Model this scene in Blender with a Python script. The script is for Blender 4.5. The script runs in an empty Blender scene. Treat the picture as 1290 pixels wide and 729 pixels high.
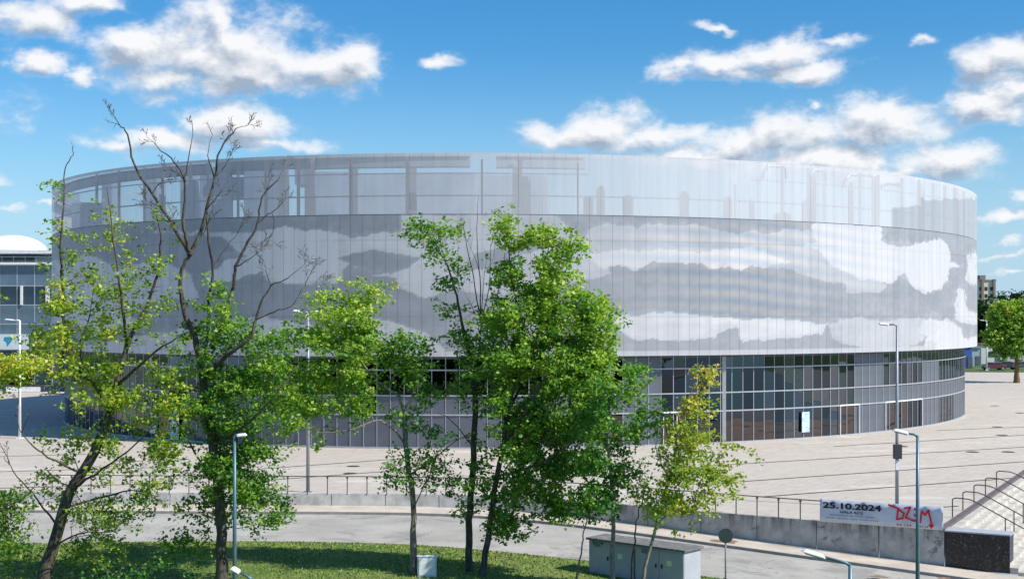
import bpy, math, random
import numpy as np
from mathutils import Vector, noise as mnoise
random.seed(7); rng = np.random.default_rng(7)
S = bpy.context.scene
COL = S.collection
PI = math.pi
# ------------------------------------------------------------------ camera
F, CX, HZ, CZ = 1724.0, 645.0, 397.8, 10.0      # focal length in photo pixels, centre column, horizon row, eye height
cam = bpy.data.cameras.new('camera'); camo = bpy.data.objects.new('camera', cam); COL.objects.link(camo)
camo.location = (0, 0, CZ); camo.rotation_euler = (PI/2, 0, 0)
cam.sensor_width = 36; cam.lens = 36*F/1290; cam.shift_y = (HZ-364.5)/1290
cam.clip_start = .5; cam.clip_end = 12000
S.camera = camo
S.view_settings.view_transform = 'Standard'; S.view_settings.look = 'None'
S.view_settings.exposure = 0.45; S.view_settings.gamma = 1
S.cycles.max_bounces = 6; S.cycles.transparent_max_bounces = 16
S.cycles.diffuse_bounces = 3; S.cycles.glossy_bounces = 3; S.cycles.transmission_bounces = 3
# ------------------------------------------------------------------ light
SUN_AZ = math.radians(23)      # from +x towards the camera
SUN_EL = math.radians(43)
SD = Vector((math.cos(SUN_AZ)*math.cos(SUN_EL), -math.sin(SUN_AZ)*math.cos(SUN_EL), math.sin(SUN_EL)))
sl = bpy.data.lights.new('sun', 'SUN'); so = bpy.data.objects.new('sun', sl); COL.objects.link(so)
sl.energy = 4.2; sl.angle = math.radians(.5); sl.color = (1, .94, .84)
so.rotation_euler = SD.to_track_quat('Z', 'Y').to_euler()

def node_math(nt, op, a, b=None, c=None, clamp=False):
    n = nt.nodes.new('ShaderNodeMath'); n.operation = op; n.use_clamp = clamp
    for i, v in enumerate((a, b, c)):
        if v is None: continue
        if isinstance(v, (int, float)): n.inputs[i].default_value = v
        else: nt.links.new(v, n.inputs[i])
    return n.outputs[0]
def node_vmath(nt, op, a, b=None, out=0):
    n = nt.nodes.new('ShaderNodeVectorMath'); n.operation = op
    for i, v in enumerate((a, b)):
        if v is None: continue
        if isinstance(v, (tuple, list)): n.inputs[i].default_value = v
        else: nt.links.new(v, n.inputs[i])
    return n.outputs[out]
def sky_deg(px, py):
    a = math.atan((px-CX)/F); return math.degrees(a), math.degrees(math.atan((HZ-py)/F*math.cos(a)))

# clouds: centre column, row, half width, half height (read off the photograph, turned into azimuth and elevation)
CL = [(235,78,85,38),(300,62,90,42),(385,86,80,34),(165,62,42,24),(320,105,120,22),(440,80,46,28),(205,98,60,14),(270,40,30,26),
      (55,20,44,22),(112,8,34,20),(102,95,20,13),(48,82,24,14),(288,162,60,24),(205,182,60,20),(330,186,90,12),(150,190,50,13),
      (558,82,40,9),(765,160,48,26),(730,172,64,20),(830,172,62,16),(905,80,52,18),(985,66,58,24),(1020,92,62,14),(850,85,36,14),(945,96,60,12),(1045,52,34,12),
      (915,36,40,7),(1155,48,17,9),(1262,78,50,26),(1255,132,52,16),(1290,118,40,20),(1030,134,20,10),(1118,150,66,30),(1085,165,50,24),(985,168,66,26),(930,178,54,24),
      (1040,200,120,18),(1180,205,84,22),(1120,215,120,14),(890,196,60,14),(1262,276,54,12),(1270,300,50,8),(1290,246,24,10),(1255,318,60,7),(1265,343,70,6),
      (14,272,46,9),(-30,235,50,13),(60,262,40,7),(-60,140,60,30),(1370,180,60,26),(1400,60,60,30),(-90,50,60,26)]
world = bpy.data.worlds.new('World'); S.world = world; world.use_nodes = True
nt = world.node_tree; nt.nodes.clear()
g = bpy.data.node_groups.new('cloud_field', 'ShaderNodeTree')
g.interface.new_socket('Dir', in_out='INPUT', socket_type='NodeSocketVector')
g.interface.new_socket('Val', in_out='OUTPUT', socket_type='NodeSocketFloat')
gi = g.nodes.new('NodeGroupInput'); go = g.nodes.new('NodeGroupOutput')
d0 = gi.outputs[0]
def noise_tex(nt, vec, scale, detail=4, rough=.55, out='Fac', dist=0.0):
    n = nt.nodes.new('ShaderNodeTexNoise'); n.inputs['Scale'].default_value = scale
    n.inputs['Detail'].default_value = detail; n.inputs['Roughness'].default_value = rough
    n.inputs['Distortion'].default_value = dist
    if vec is not None: nt.links.new(vec, n.inputs['Vector'])
    return n.outputs[out]
sv = node_vmath(g, 'MULTIPLY', d0, (1, 1, 1.6))
wc = noise_tex(g, sv, 9, 2, .5, 'Color'); wc = node_vmath(g, 'SUBTRACT', wc, (.5, .5, .5))
sx = g.nodes.new('ShaderNodeSeparateXYZ'); g.links.new(d0, sx.inputs[0])
az = node_math(g, 'MULTIPLY', node_math(g, 'ARCTAN2', sx.outputs[0], sx.outputs[1]), 57.2958)
hyp = node_math(g, 'SQRT', node_math(g, 'ADD', node_math(g, 'MULTIPLY', sx.outputs[0], sx.outputs[0]), node_math(g, 'MULTIPLY', sx.outputs[1], sx.outputs[1])))
el = node_math(g, 'MULTIPLY', node_math(g, 'ARCTAN2', sx.outputs[2], hyp), 57.2958)
cb = g.nodes.new('ShaderNodeCombineXYZ'); g.links.new(az, cb.inputs[0]); g.links.new(el, cb.inputs[1])
wd = node_vmath(g, 'SUBTRACT', noise_tex(g, sv, 38, 3, .55, 'Color'), (.5, .5, .5))
P = node_vmath(g, 'ADD', node_vmath(g, 'ADD', cb.outputs[0], node_vmath(g, 'MULTIPLY', wc, (2.2, 1.6, 0))), node_vmath(g, 'MULTIPLY', wd, (1.9, 1.1, 0)))
cur = None
for (px, py, rx, ry) in CL:
    a, e = sky_deg(px, py); k = 57.2958/F
    v = node_vmath(g, 'MULTIPLY', node_vmath(g, 'SUBTRACT', P, (a, e, 0)), (1/(rx*k*1.38), 1/(ry*k*1.38), 0))
    m = node_math(g, 'SUBTRACT', (.98 if ry > 13 else .66), node_vmath(g, 'LENGTH', v, out=1))
    cur = m if cur is None else node_math(g, 'SMOOTH_MAX', cur, m, .12)
# clouds all round the rest of the sky
ga = noise_tex(g, sv, 3.2, 3, .5)
gen = node_math(g, 'MULTIPLY', node_math(g, 'SUBTRACT', ga, .56), 5.0)
out_az = node_math(g, 'GREATER_THAN', node_math(g, 'ABSOLUTE', az), 27)
out_el = node_math(g, 'GREATER_THAN', el, 17)
outm = node_math(g, 'MAXIMUM', out_az, out_el)
gen = node_math(g, 'SUBTRACT', gen, node_math(g, 'MULTIPLY', node_math(g, 'SUBTRACT', 1.0, outm), 9.0))
gen = node_math(g, 'SUBTRACT', gen, node_math(g, 'MULTIPLY', node_math(g, 'LESS_THAN', el, 0), 9.0))
cur = node_math(g, 'MAXIMUM', cur, node_math(g, 'MINIMUM', gen, .6))
f1 = noise_tex(g, sv, 24, 10, .60, dist=.15)
val = node_math(g, 'ADD', cur, node_math(g, 'MULTIPLY', node_math(g, 'SUBTRACT', f1, .5), 2.1))
g.links.new(val, go.inputs[0])

tc = nt.nodes.new('ShaderNodeTexCoord')
dirv = node_vmath(nt, 'NORMALIZE', tc.outputs['Generated'])
def field(off):
    n = nt.nodes.new('ShaderNodeGroup'); n.node_tree = g
    nt.links.new(dirv if off is None else node_vmath(nt, 'ADD', dirv, off), n.inputs[0]); return n.outputs[0]
v0 = field(None); v1 = field((.005, 0, .010))
def ramp(nt, v, pts):
    r = nt.nodes.new('ShaderNodeValToRGB'); nt.links.new(v, r.inputs[0])
    while len(r.color_ramp.elements) < len(pts): r.color_ramp.elements.new(.5)
    for e_, (p, c) in zip(r.color_ramp.elements, pts): e_.position = p; e_.color = tuple(c)+(1,) if len(c) == 3 else c
    return r.outputs[0]
def mixc(nt, fac, a, b, mode='MIX'):
    n = nt.nodes.new('ShaderNodeMix'); n.data_type = 'RGBA'; n.blend_type = mode
    for s, v in ((n.inputs[0], fac), (n.inputs[6], a), (n.inputs[7], b)):
        if isinstance(v, (int, float)): s.default_value = v
        elif isinstance(v, (tuple, list)): s.default_value = tuple(v)+(1,) if len(v) == 3 else v
        else: nt.links.new(v, s)
    return n.outputs[2]
def maprange(nt, v, a, b, c=0., d=1., smooth=True):
    n = nt.nodes.new('ShaderNodeMapRange'); n.interpolation_type = 'SMOOTHSTEP' if smooth else 'LINEAR'
    nt.links.new(v, n.inputs[0])
    for i, x in zip((1, 2, 3, 4), (a, b, c, d)): n.inputs[i].default_value = x
    return n.outputs[0]
skyt = nt.nodes.new('ShaderNodeTexSky'); skyt.sky_type = 'NISHITA'; skyt.sun_disc = False
skyt.sun_elevation = SUN_EL; skyt.sun_rotation = PI/2+SUN_AZ
skyt.altitude = 200; skyt.air_density = 1.0; skyt.dust_density = .35; skyt.ozone_density = 3.0
dens = maprange(nt, v0, -.12, .75)
cn = noise_tex(nt, dirv, 70, 6, .6)
shade = node_math(nt, 'ADD', node_math(nt, 'MULTIPLY', v1, .50), node_math(nt, 'MULTIPLY', node_math(nt, 'SUBTRACT', v1, v0), .55))
shade = maprange(nt, node_math(nt, 'ADD', shade, node_math(nt, 'MULTIPLY', node_math(nt, 'SUBTRACT', cn, .5), .50)), .0, .72, 0, 1, False)
ccol = mixc(nt, shade, (6.9, 7.0, 7.2), (2.7, 3.3, 4.2))
thin = maprange(nt, v0, .0, .35)
ccol = mixc(nt, thin, (4.4, 5.3, 6.3), ccol)
hs = nt.nodes.new('ShaderNodeHueSaturation'); hs.inputs['Saturation'].default_value = 1.35; hs.inputs['Value'].default_value = 1.02
nt.links.new(skyt.outputs[0], hs.inputs['Color'])
sxyz = nt.nodes.new('ShaderNodeSeparateXYZ'); nt.links.new(dirv, sxyz.inputs[0])
hz_ = maprange(nt, sxyz.outputs[2], -.02, .20, 1., 0.)
skyc = mixc(nt, node_math(nt, 'MULTIPLY', hz_, .85), mixc(nt, 1., hs.outputs[0], (.66, .92, 1.0), 'MULTIPLY'), (3.5, 4.9, 6.5))
fin = mixc(nt, dens, skyc, ccol)
bg = nt.nodes.new('ShaderNodeBackground'); bg.inputs[1].default_value = .1; nt.links.new(fin, bg.inputs[0])
wo = nt.nodes.new('ShaderNodeOutputWorld'); nt.links.new(bg.outputs[0], wo.inputs[0])

# ------------------------------------------------------------------ helpers
def ground(px, py, z=0.):
    d = (CZ-z)*F/(py-HZ); return Vector(((px-CX)/F*d, d, z))
def at(px, py, d):
    return Vector(((px-CX)/F*d, d, CZ-(py-HZ)/F*d))
def to_px(X, Y, Z):
    return CX+F*X/Y, HZ-F*(Z-CZ)/Y

def tag(o, label=None, cat=None, group=None, kind=None):
    if label: o['label'] = label
    if cat: o['category'] = cat
    if group: o['group'] = group
    if kind: o['kind'] = kind
    return o
def empty(name, loc, label, cat, group=None, rz=0):
    o = bpy.data.objects.new(name, None); COL.objects.link(o); o.location = loc; o.rotation_euler = (0, 0, rz)
    o.empty_display_size = .3
    return tag(o, label, cat, group)
class MB:
    def __init__(s): s.v = []; s.f = []; s.m = []
    def add(s, v, f, m=0):
        n = len(s.v); s.v += [tuple(p) for p in v]; s.f += [tuple(i+n for i in q) for q in f]; s.m += [m]*len(f)
    def box(s, c, size, rz=0, rx=0, ry=0, m=0, taper=1.):
        from mathutils import Euler
        R = Euler((rx, ry, rz)).to_matrix(); vs = []
        for z in (-.5, .5):
            t = 1 if z < 0 else taper
            for x, y in ((-.5, -.5), (.5, -.5), (.5, .5), (-.5, .5)):
                vs.append(R @ Vector((x*size[0]*t, y*size[1]*t, z*size[2])) + Vector(c))
        s.add(vs, [(3,2,1,0),(4,5,6,7),(0,1,5,4),(1,2,6,5),(2,3,7,6),(3,0,4,7)], m)
    def tube(s, pts, r, n=8, m=0, cap=True):
        pts = [Vector(p) for p in pts]
        if not isinstance(r, (list, tuple)): r = [r]*len(pts)
        vs = []; u = None
        for i, p in enumerate(pts):
            t = (pts[min(i+1, len(pts)-1)]-pts[max(i-1, 0)])
            if t.length < 1e-9: t = Vector((0, 0, 1))
            t.normalize()
            if u is None: u = t.orthogonal().normalized()
            u = (u - t*u.dot(t))
            u = t.orthogonal().normalized() if u.length < 1e-4 else u.normalized()
            w = t.cross(u)
            for k in range(n):
                a = 2*PI*k/n; vs.append(p+(u*math.cos(a)+w*math.sin(a))*r[i])
        fs = []
        for i in range(len(pts)-1):
            for k in range(n):
                a, b = i*n+k, i*n+(k+1) % n; fs.append((a, b, b+n, a+n))
        if cap: fs.append(tuple(range(n-1, -1, -1))); fs.append(tuple((len(pts)-1)*n+k for k in range(n)))
        s.add(vs, fs, m)
    def prism(s, poly, h, m=0):            # poly in xyz (bottom), extruded by vector h
        n = len(poly); h = Vector(h); b = [Vector(p) for p in poly]; t = [p+h for p in b]
        s.add(b+t, [tuple(range(n-1, -1, -1)), tuple(range(n, 2*n))]+[(i, (i+1) % n, (i+1) % n+n, i+n) for i in range(n)], m)
    def build(s, name, mats, parent=None, smooth=False, bevel=0, loc=None):
        me = bpy.data.meshes.new(name); me.from_pydata(s.v, [], s.f)
        if not isinstance(mats, (list, tuple)): mats = [mats]
        for m in mats: me.materials.append(m)
        if len(mats) > 1: me.polygons.foreach_set('material_index', s.m)
        if smooth: me.polygons.foreach_set('use_smooth', [True]*len(me.polygons))
        me.update()
        o = bpy.data.objects.new(name, me); COL.objects.link(o)
        if parent is not None: o.parent = parent
        if loc is not None: o.location = loc
        if bevel:
            b = o.modifiers.new('bevel', 'BEVEL'); b.width = bevel; b.segments = 2; b.limit_method = 'ANGLE'
        return o
def np_mesh(name, verts, quads, mats, parent=None, smooth=False, attrs=None):
    me = bpy.data.meshes.new(name); nv, nf = len(verts), len(quads); k = quads.shape[1]
    me.vertices.add(nv); me.vertices.foreach_set('co', np.asarray(verts, np.float32).ravel())
    me.loops.add(nf*k); me.loops.foreach_set('vertex_index', np.asarray(quads, np.int32).ravel())
    me.polygons.add(nf); me.polygons.foreach_set('loop_start', np.arange(0, nf*k, k, dtype=np.int32))
    me.update(calc_edges=True)
    if smooth: me.polygons.foreach_set('use_smooth', np.ones(nf, bool))
    for nme, arr in (attrs or {}).items():
        if arr.ndim == 2:
            a = me.attributes.new(nme, 'FLOAT_COLOR', 'POINT'); a.data.foreach_set('color', np.asarray(arr, np.float32).ravel())
        else:
            a = me.attributes.new(nme, 'FLOAT', 'POINT'); a.data.foreach_set('value', np.asarray(arr, np.float32))
    me.materials.append(mats)
    o = bpy.data.objects.new(name, me); COL.objects.link(o)
    if parent is not None: o.parent = parent
    return o
def link_copy(src, parent=None, M=None):
    c = src.copy(); COL.objects.link(c)
    if parent is not None: c.parent = parent
    if M is not None: c.matrix_local = M
    return c

def new_mat(name):
    m = bpy.data.materials.new(name); m.use_nodes = True; t = m.node_tree
    b = t.nodes['Principled BSDF']; return m, t, b
def mat(name, col, rough=.7, metal=0., var=.12, scale=3., bump=0., bscale=20., spec=.4, stain=None, coords='Object'):
    m, t, b = new_mat(name)
    co = t.nodes.new('ShaderNodeTexCoord').outputs[coords]
    n = noise_tex(t, co, scale, 6, .6)
    f = maprange(t, n, .3, .7)
    lo = tuple(max(0, c*(1-var)) for c in col); hi = tuple(min(1, c*(1+var)) for c in col)
    c = mixc(t, f, lo, hi)
    if stain:
        n2 = noise_tex(t, co, stain[1], 8, .65, dist=.6)
        c = mixc(t, maprange(t, n2, stain[2], stain[2]+.16), c, stain[0])
    t.links.new(c, b.inputs['Base Color'])
    b.inputs['Roughness'].default_value = rough; b.inputs['Metallic'].default_value = metal
    b.inputs['Specular IOR Level'].default_value = spec
    if bump:
        bn = t.nodes.new('ShaderNodeBump'); bn.inputs['Strength'].default_value = bump; bn.inputs['Distance'].default_value = .05
        t.links.new(noise_tex(t, co, bscale, 5, .6), bn.inputs['Height']); t.links.new(bn.outputs[0], b.inputs['Normal'])
    return m

M = {}
M['steel'] = mat('galvanised_steel', (.42,.44,.46), .45, .6, .12, 2)
M['dark_steel'] = mat('dark_painted_steel', (.06,.065,.07), .5, .2)
M['rail'] = mat('rail_paint', (.10,.09,.09), .5, .3)
M['teal_pole'] = mat('blue_green_pole_paint', (.10,.19,.24), .4, .3, .15, 2)
M['pole'] = mat('grey_pole_paint', (.33,.35,.38), .5, .3, .1, 2)
M['lamp_white'] = mat('lamp_head_white', (.82,.84,.85), .35)
M['concrete'] = mat('retaining_wall_concrete', (.42,.42,.40), .85, 0, .25, 1.1, .4, 30, stain=((.14,.135,.125), 1.6, .56))
M['coping'] = mat('dark_coping_stone', (.13,.10,.10), .5, 0, .2, 4)
M['black_stone'] = mat('black_granite', (.022,.020,.021), .38, 0, .4, 5, .15, 30, stain=((.22,.215,.22), 10, .55))
M['block_top'] = mat('block_top_stone', (.40,.42,.47), .6, 0, .1, 3)
M['step'] = mat('step_stone', (.50,.475,.42), .8, 0, .15, 1.5, .2, 20, stain=((.30,.27,.22), 2.5, .6))
M['pavement'] = mat('pavement_slabs', (.54,.48,.40), .9, 0, .14, .8, .3, 30, stain=((.27,.235,.19), .9, .62))
def add_cracks(m, scale, col, width=.012, amount=.8):
    t = m.node_tree; b = t.nodes['Principled BSDF']; l = b.inputs['Base Color'].links[0]; src = l.from_socket
    geo = t.nodes.new('ShaderNodeNewGeometry').outputs['Position']
    wob = node_vmath(t, 'ADD', geo, node_vmath(t, 'MULTIPLY', noise_tex(t, geo, 1.2, 4, .6, 'Color'), (1.6, 1.6, 1.6)))
    v = t.nodes.new('ShaderNodeTexVoronoi'); v.feature = 'DISTANCE_TO_EDGE'; v.inputs['Scale'].default_value = scale; t.links.new(wob, v.inputs['Vector'])
    k = maprange(t, v.outputs['Distance'], 0, width, 1, 0, False); gate = maprange(t, noise_tex(t, geo, .25, 3, .5), .45, .6)
    t.links.new(mixc(t, node_math(t, 'MULTIPLY', node_math(t, 'MULTIPLY', k, gate), amount), src, col), b.inputs['Base Color'])
def add_streaks(m, col, z0, z1, amount):
    t = m.node_tree; b = t.nodes['Principled BSDF']; src = b.inputs['Base Color'].links[0].from_socket
    geo = t.nodes.new('ShaderNodeNewGeometry').outputs['Position']; sp = t.nodes.new('ShaderNodeSeparateXYZ'); t.links.new(geo, sp.inputs[0])
    mp = t.nodes.new('ShaderNodeMapping'); mp.inputs['Scale'].default_value = (1, 1, .12); t.links.new(geo, mp.inputs[0])
    n = maprange(t, noise_tex(t, mp.outputs[0], 2.6, 5, .65), .42, .66); h = maprange(t, sp.outputs[2], z0, z1, 0, 1, False)
    t.links.new(mixc(t, node_math(t, 'MULTIPLY', node_math(t, 'MULTIPLY', n, h), amount), src, col), b.inputs['Base Color'])
M['kerb'] = mat('kerb_stone', (.26,.25,.24), .85, 0, .15, 3)
M['asphalt'] = mat('worn_pale_asphalt', (.41,.395,.355), .92, 0, .14, .35, .4, 60, stain=((.29,.285,.265), .45, .5))
M['white_paint'] = mat('white_painted_metal', (.78,.79,.80), .4)
M['interior'] = mat('interior_dark_wall', (.055,.07,.08), .8, 0, .3, .3)
M['interior_floor'] = mat('interior_floor', (.12,.10,.10), .5)
M['mullion'] = mat('light_window_frame', (.42,.44,.47), .45, .2, .08, 2)
M['grey_panel'] = mat('grey_cladding_panel', (.125,.14,.17), .4, .2, .10, .6)
M['teal_column'] = mat('teal_column_paint', (.10,.30,.29), .5)
M['roof'] = mat('roof_membrane', (.40,.41,.43), .8, 0, .1, .2)
M['roof_steel'] = mat('roof_steel_paint', (.10,.12,.15), .6, .2)
M['plant'] = mat('plant_room_cladding', (.22,.28,.36), .6, .1, .15, .4)
M['plant_pale'] = mat('pale_plant_room_cladding', (.33,.40,.48), .6, .1, .15, .4)
M['drain'] = mat('drain_grating_dark', (.045,.038,.035), .8)
add_cracks(M['asphalt'], .28, (.12,.115,.105))
add_streaks(M['concrete'], (.10,.095,.085), -.75, .02, .9)
# ------------------------------------------------------------------ setting: ground
def zr(X):
    t = min(max((X+5)/25., 0), 1.15); return -.64-.99*t**1.5
gw = [(-150,84),(-90,81.5),(-60,79.5),(-40,78.2)]
wall_px = [(325,622),(450,621.7),(540,622.3),(620,624),(700,627.6),(760,631.8),(820,637.6),(880,645),(940,650.6),(1000,655),(1060,660.2),(1120,665),(1160,667),(1190,668)]
P0 = ground(1190, 668); P1 = ground(1290, 598)
L = (P1-P0).normalized(); U = Vector((L.y, -L.x, 0))            # stairs run along L, descend along U
W = [Vector((x, y, 0)) for x, y in gw]
for q in wall_px:
    p = ground(*q)
    if q[0] >= 880:                                              # straight part of the wall
        s = (p-P0).dot(-U); p = P0-U*s
    W.append(p)
def resample(pts, step):
    out = [pts[0]]; acc = 0
    for a, b in zip(pts, pts[1:]):
        n = max(1, round((b-a).length/step)); out += [a+(b-a)*(k/n) for k in range(1, n+1)]
    return out
def smooth_line(pts, it=2):
    for _ in range(it):
        pts = [pts[0]]+[(pts[i-1]+pts[i]*2+pts[i+1])/4 for i in range(1, len(pts)-1)]+[pts[-1]]
    return pts
W = smooth_line(resample(W, 2.0), 12)
def normals(pts):
    out = []
    for i, p in enumerate(pts):
        t = (pts[min(i+1, len(pts)-1)]-pts[max(i-1, 0)]).normalized(); out.append(Vector((t.y, -t.x, 0)))
    return out
NW = normals(W)
# lower ground line continues to the right of the stairs
Wext = W+[P0+U*k*3. for k in range(1, 60)]
NE = normals(Wext)
def strip(name, line, nrm, o0, o1, z0, z1, m, kind='structure'):
    mb = MB(); vs = []
    for p, n in zip(line, nrm):
        a = p+n*o0; b = p+n*o1
        vs += [(a.x, a.y, zr(a.x)+z0), (b.x, b.y, zr(b.x)+z1)]
    mb.add(vs, [(2*i, 2*i+1, 2*i+3, 2*i+2) for i in range(len(line)-1)])
    return tag(mb.build(name, m), kind=kind)
# paving material of the plaza
m, t, b = new_mat('plaza_paving'); M['plaza'] = m
geo = t.nodes.new('ShaderNodeNewGeometry').outputs['Position']
rot = t.nodes.new('ShaderNodeMapping'); rot.inputs['Rotation'].default_value = (0, 0, math.radians(-61.5)); t.links.new(geo, rot.inputs[0])
br = t.nodes.new('ShaderNodeTexBrick'); br.inputs['Scale'].default_value = 1.0; br.inputs['Brick Width'].default_value = .9; br.inputs['Row Height'].default_value = .6
br.inputs['Mortar Size'].default_value = .018; br.inputs['Mortar Smooth'].default_value = .3; br.offset = .5
br.inputs['Color1'].default_value = (.485,.43,.37,1); br.inputs['Color2'].default_value = (.55,.495,.43,1); br.inputs['Mortar'].default_value = (.38,.33,.28,1)
t.links.new(rot.outputs[0], br.inputs['Vector'])
n1 = noise_tex(t, geo, .06, 5, .6); c = mixc(t, maprange(t, n1, .35, .68), br.outputs[0], (.50,.46,.395))
mp = t.nodes.new('ShaderNodeMapping'); mp.inputs['Scale'].default_value = (.25, 1.2, 1); t.links.new(geo, mp.inputs[0])
n2 = noise_tex(t, mp.outputs[0], .35, 8, .65, dist=.5); c = mixc(t, maprange(t, n2, .54, .70), c, (.66,.63,.58))
n3 = noise_tex(t, geo, 1.6, 8, .7, dist=.4); c = mixc(t, node_math(t, 'MULTIPLY', maprange(t, n3, .50, .72), .65), c, (.30,.265,.225))
t.links.new(c, b.inputs['Base Color']); b.inputs['Roughness'].default_value = .85
# lower terrain, grass
m, t, b = new_mat('lawn_grass'); M['lawn'] = m
geo = t.nodes.new('ShaderNodeNewGeometry').outputs['Position']
n1 = noise_tex(t, geo, .35, 6, .65); c = mixc(t, maprange(t, n1, .35, .65), (.10,.20,.03), (.25,.29,.07))
n2 = noise_tex(t, geo, 5, 6, .7); c = mixc(t, maprange(t, n2, .4, .7), c, (.06,.13,.02))
n3 = noise_tex(t, geo, .9, 5, .7, dist=.5); c = mixc(t, maprange(t, n3, .56, .72), c, (.24,.22,.11))
t.links.new(c, b.inputs['Base Color']); b.inputs['Roughness'].default_value = 1
bn = t.nodes.new('ShaderNodeBump'); bn.inputs['Strength'].default_value = .8; bn.inputs['Distance'].default_value = .1
t.links.new(noise_tex(t, geo, 12, 6, .8), bn.inputs['Height']); t.links.new(bn.outputs[0], b.inputs['Normal'])
M['far_grass'] = mat('far_meadow', (.09,.14,.04), 1, 0, .35, .02, coords='Object')

# ground below: one lower sheet (in front of the wall), one upper sheet behind it
strip('lower_ground', Wext, NE, -.1, 160, -.16, -.16, M['lawn'])
fr = [W[0]+Vector((-6000, 0, 0))]+[W[0]+Vector((-.1,0,0))]+[p for p in W]+[P0+L*k for k in (5, 15, 30, 60)]+[P0+L*60+U*400, P0+L*60+U*5000, Vector((6500, 9000, 0)), Vector((-6500, 9000, 0))]
mb = MB(); mb.add([(p.x, p.y, -.04) for p in fr], [tuple(range(len(fr)))]); tag(mb.build('terrain', M['far_grass']), kind='structure')
pl = [W[0]+Vector((-60, 0, 0))]+list(W)+[P0+L*k for k in (5, 15, 30, 60)]+[P0+L*60+U*120, Vector((240, 215, 0)), Vector((110, 240, 0)), Vector((20, 250, 0)), Vector((-60, 215, 0)), Vector((-62, 183, 0)), Vector((-210, 183, 0))]
mb = MB(); mb.add([(p.x, p.y, 0) for p in pl], [tuple(range(len(pl)))]); plaza = tag(mb.build('plaza', M['plaza']), kind='structure')
strip('pavement', Wext, NE, .0, 2.45, .0, .0, M['pavement'])
strip('kerb', Wext, NE, 2.45, 2.6, .012, .012, M['kerb'])
strip('kerb_face', Wext, NE, 2.6, 2.605, .012, -.12, M['kerb'])
strip('road', Wext, NE, 2.605, 30, -.12, -.12, M['asphalt'])
# lawn on top of the lower ground, its edge read off the photograph
le = [ground(x, y, zz) for x, y, zz in ((-2600,700,-.66),(-700,690,-.66),(0,684,-.66),(150,681.5,-.66),(300,680.5,-.66),(450,682,-.66),(560,686.5,-.66),(640,693,-.68),(740,702,-.75),(810,710,-.8),(880,719,-.92),(960,735,-1.1),(1100,775,-1.4),(1400,900,-1.6))]
le = smooth_line(resample(le, 1.5), 4)
mb = MB(); vs = []
for i, p in enumerate(le):
    x = p.x
    vs += [(x, p.y, zr(x)-.13), (x, p.y, zr(x)-.02), (x, p.y-.14, zr(x)-.02)]
mb.add(vs, [(3*i+a, 3*i+3+a, 3*i+4+a, 3*i+1+a) for i in range(len(le)-1) for a in (0, 1)])
tag(mb.build('lawn_kerb', M['kerb']), kind='structure')
mb = MB(); vs = []; NS = 8
for p in le:
    for k in range(NS+1):
        y = p.y-.14-(p.y-14-.14)*k/NS*.75; vs.append((p.x, y, zr(p.x)-.03+(.05*mnoise.noise(Vector((p.x*.2, y*.2, 0))) if k else 0)))
mb.add(vs, [(i*(NS+1)+k, i*(NS+1)+k+1, (i+1)*(NS+1)+k+1, (i+1)*(NS+1)+k) for i in range(len(le)-1) for k in range(NS)])
tag(mb.build('lawn', M['lawn'], smooth=True), kind='structure')
# grass tufts and fallen leaves
def lawn_y(x):
    for a, b_ in zip(le, le[1:]):
        if a.x <= x <= b_.x: return a.y+(b_.y-a.y)*(x-a.x)/(b_.x-a.x+1e-9)
    return 50
N = 26000; tv = np.zeros((N, 3, 3), np.float32); tcol = np.zeros((N*3,), np.float32)
for i in range(N):
    x = random.uniform(-25, 12); y = lawn_y(x)-.15-random.random()**1.2*14
    z = zr(x)-.03; h = random.uniform(.03, .10); a = random.random()*PI; w = .05
    dx, dy = math.cos(a)*w, math.sin(a)*w
    tv[i] = ((x-dx, y-dy, z-.02), (x+dx, y+dy, z-.02), (x+random.uniform(-.06, .06), y+random.uniform(-.06, .06), z+h))
    tcol[3*i:3*i+3] = random.random()
m, t, b = new_mat('grass_blades'); at_ = t.nodes.new('ShaderNodeAttribute'); at_.attribute_name = 'tint'
c = ramp(t, at_.outputs['Fac'], [(0, (.09,.19,.025)), (.6, (.20,.31,.045)), (.95, (.32,.35,.09)), (1, (.45,.38,.17))])
t.links.new(c, b.inputs['Base Color']); b.inputs['Roughness'].default_value = .9
tag(np_mesh('grass', tv.reshape(-1, 3), np.arange(N*3).reshape(-1, 3), m, attrs={'tint': tcol}), 'short mown green grass of the lawn beside the road', 'grass', kind='stuff')

# drains: dark recessed channels in the paving
def channel(a, b_, w=.2):
    a = Vector(a); b_ = Vector(b_); t_ = (b_-a).normalized(); n = Vector((t_.y, -t_.x, 0))*w/2; mb = MB()
    mb.add([a-n, b_-n, b_+n, a+n], [(0, 1, 2, 3)]); o = mb.build('drain_channel', M['drain'], plaza); o.location.z = .004
for (x0, y0, x1, y1) in ((900,586,1420,555),(880,610,1420,572),(958,625.5,1420,591),(1060,647,1207,637),(1050,562,1400,541),(1180,542,1400,533),
                         (325,590.5,560,573.5),(-120,578,130,571),(-120,597,215,588),(-120,618,260,607),(290,608,560,588)):
    channel(ground(x0, y0), ground(x1, y1), .28)
for k, (x, y) in enumerate(((445,587),(441,596),(1225,569),(1270,569),(1256,537.6),(1262,548),(1253,511),(1136,562),(1285,520))):
    p = ground(x, y); mb = MB(); r = .45 if k < 2 else .5
    mb.add([(r*math.cos(a*PI/8), r*math.sin(a*PI/8), 0) for a in range(16)]+[(r*.86*math.cos(a*PI/8), r*.86*math.sin(a*PI/8), 0.012) for a in range(16)],
           [(i, (i+1) % 16, 16+(i+1) % 16, 16+i) for i in range(16)]+[tuple(range(16, 32))])
    mb.build('manhole_cover', M['drain'], plaza, loc=(p.x, p.y, .006))

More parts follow.
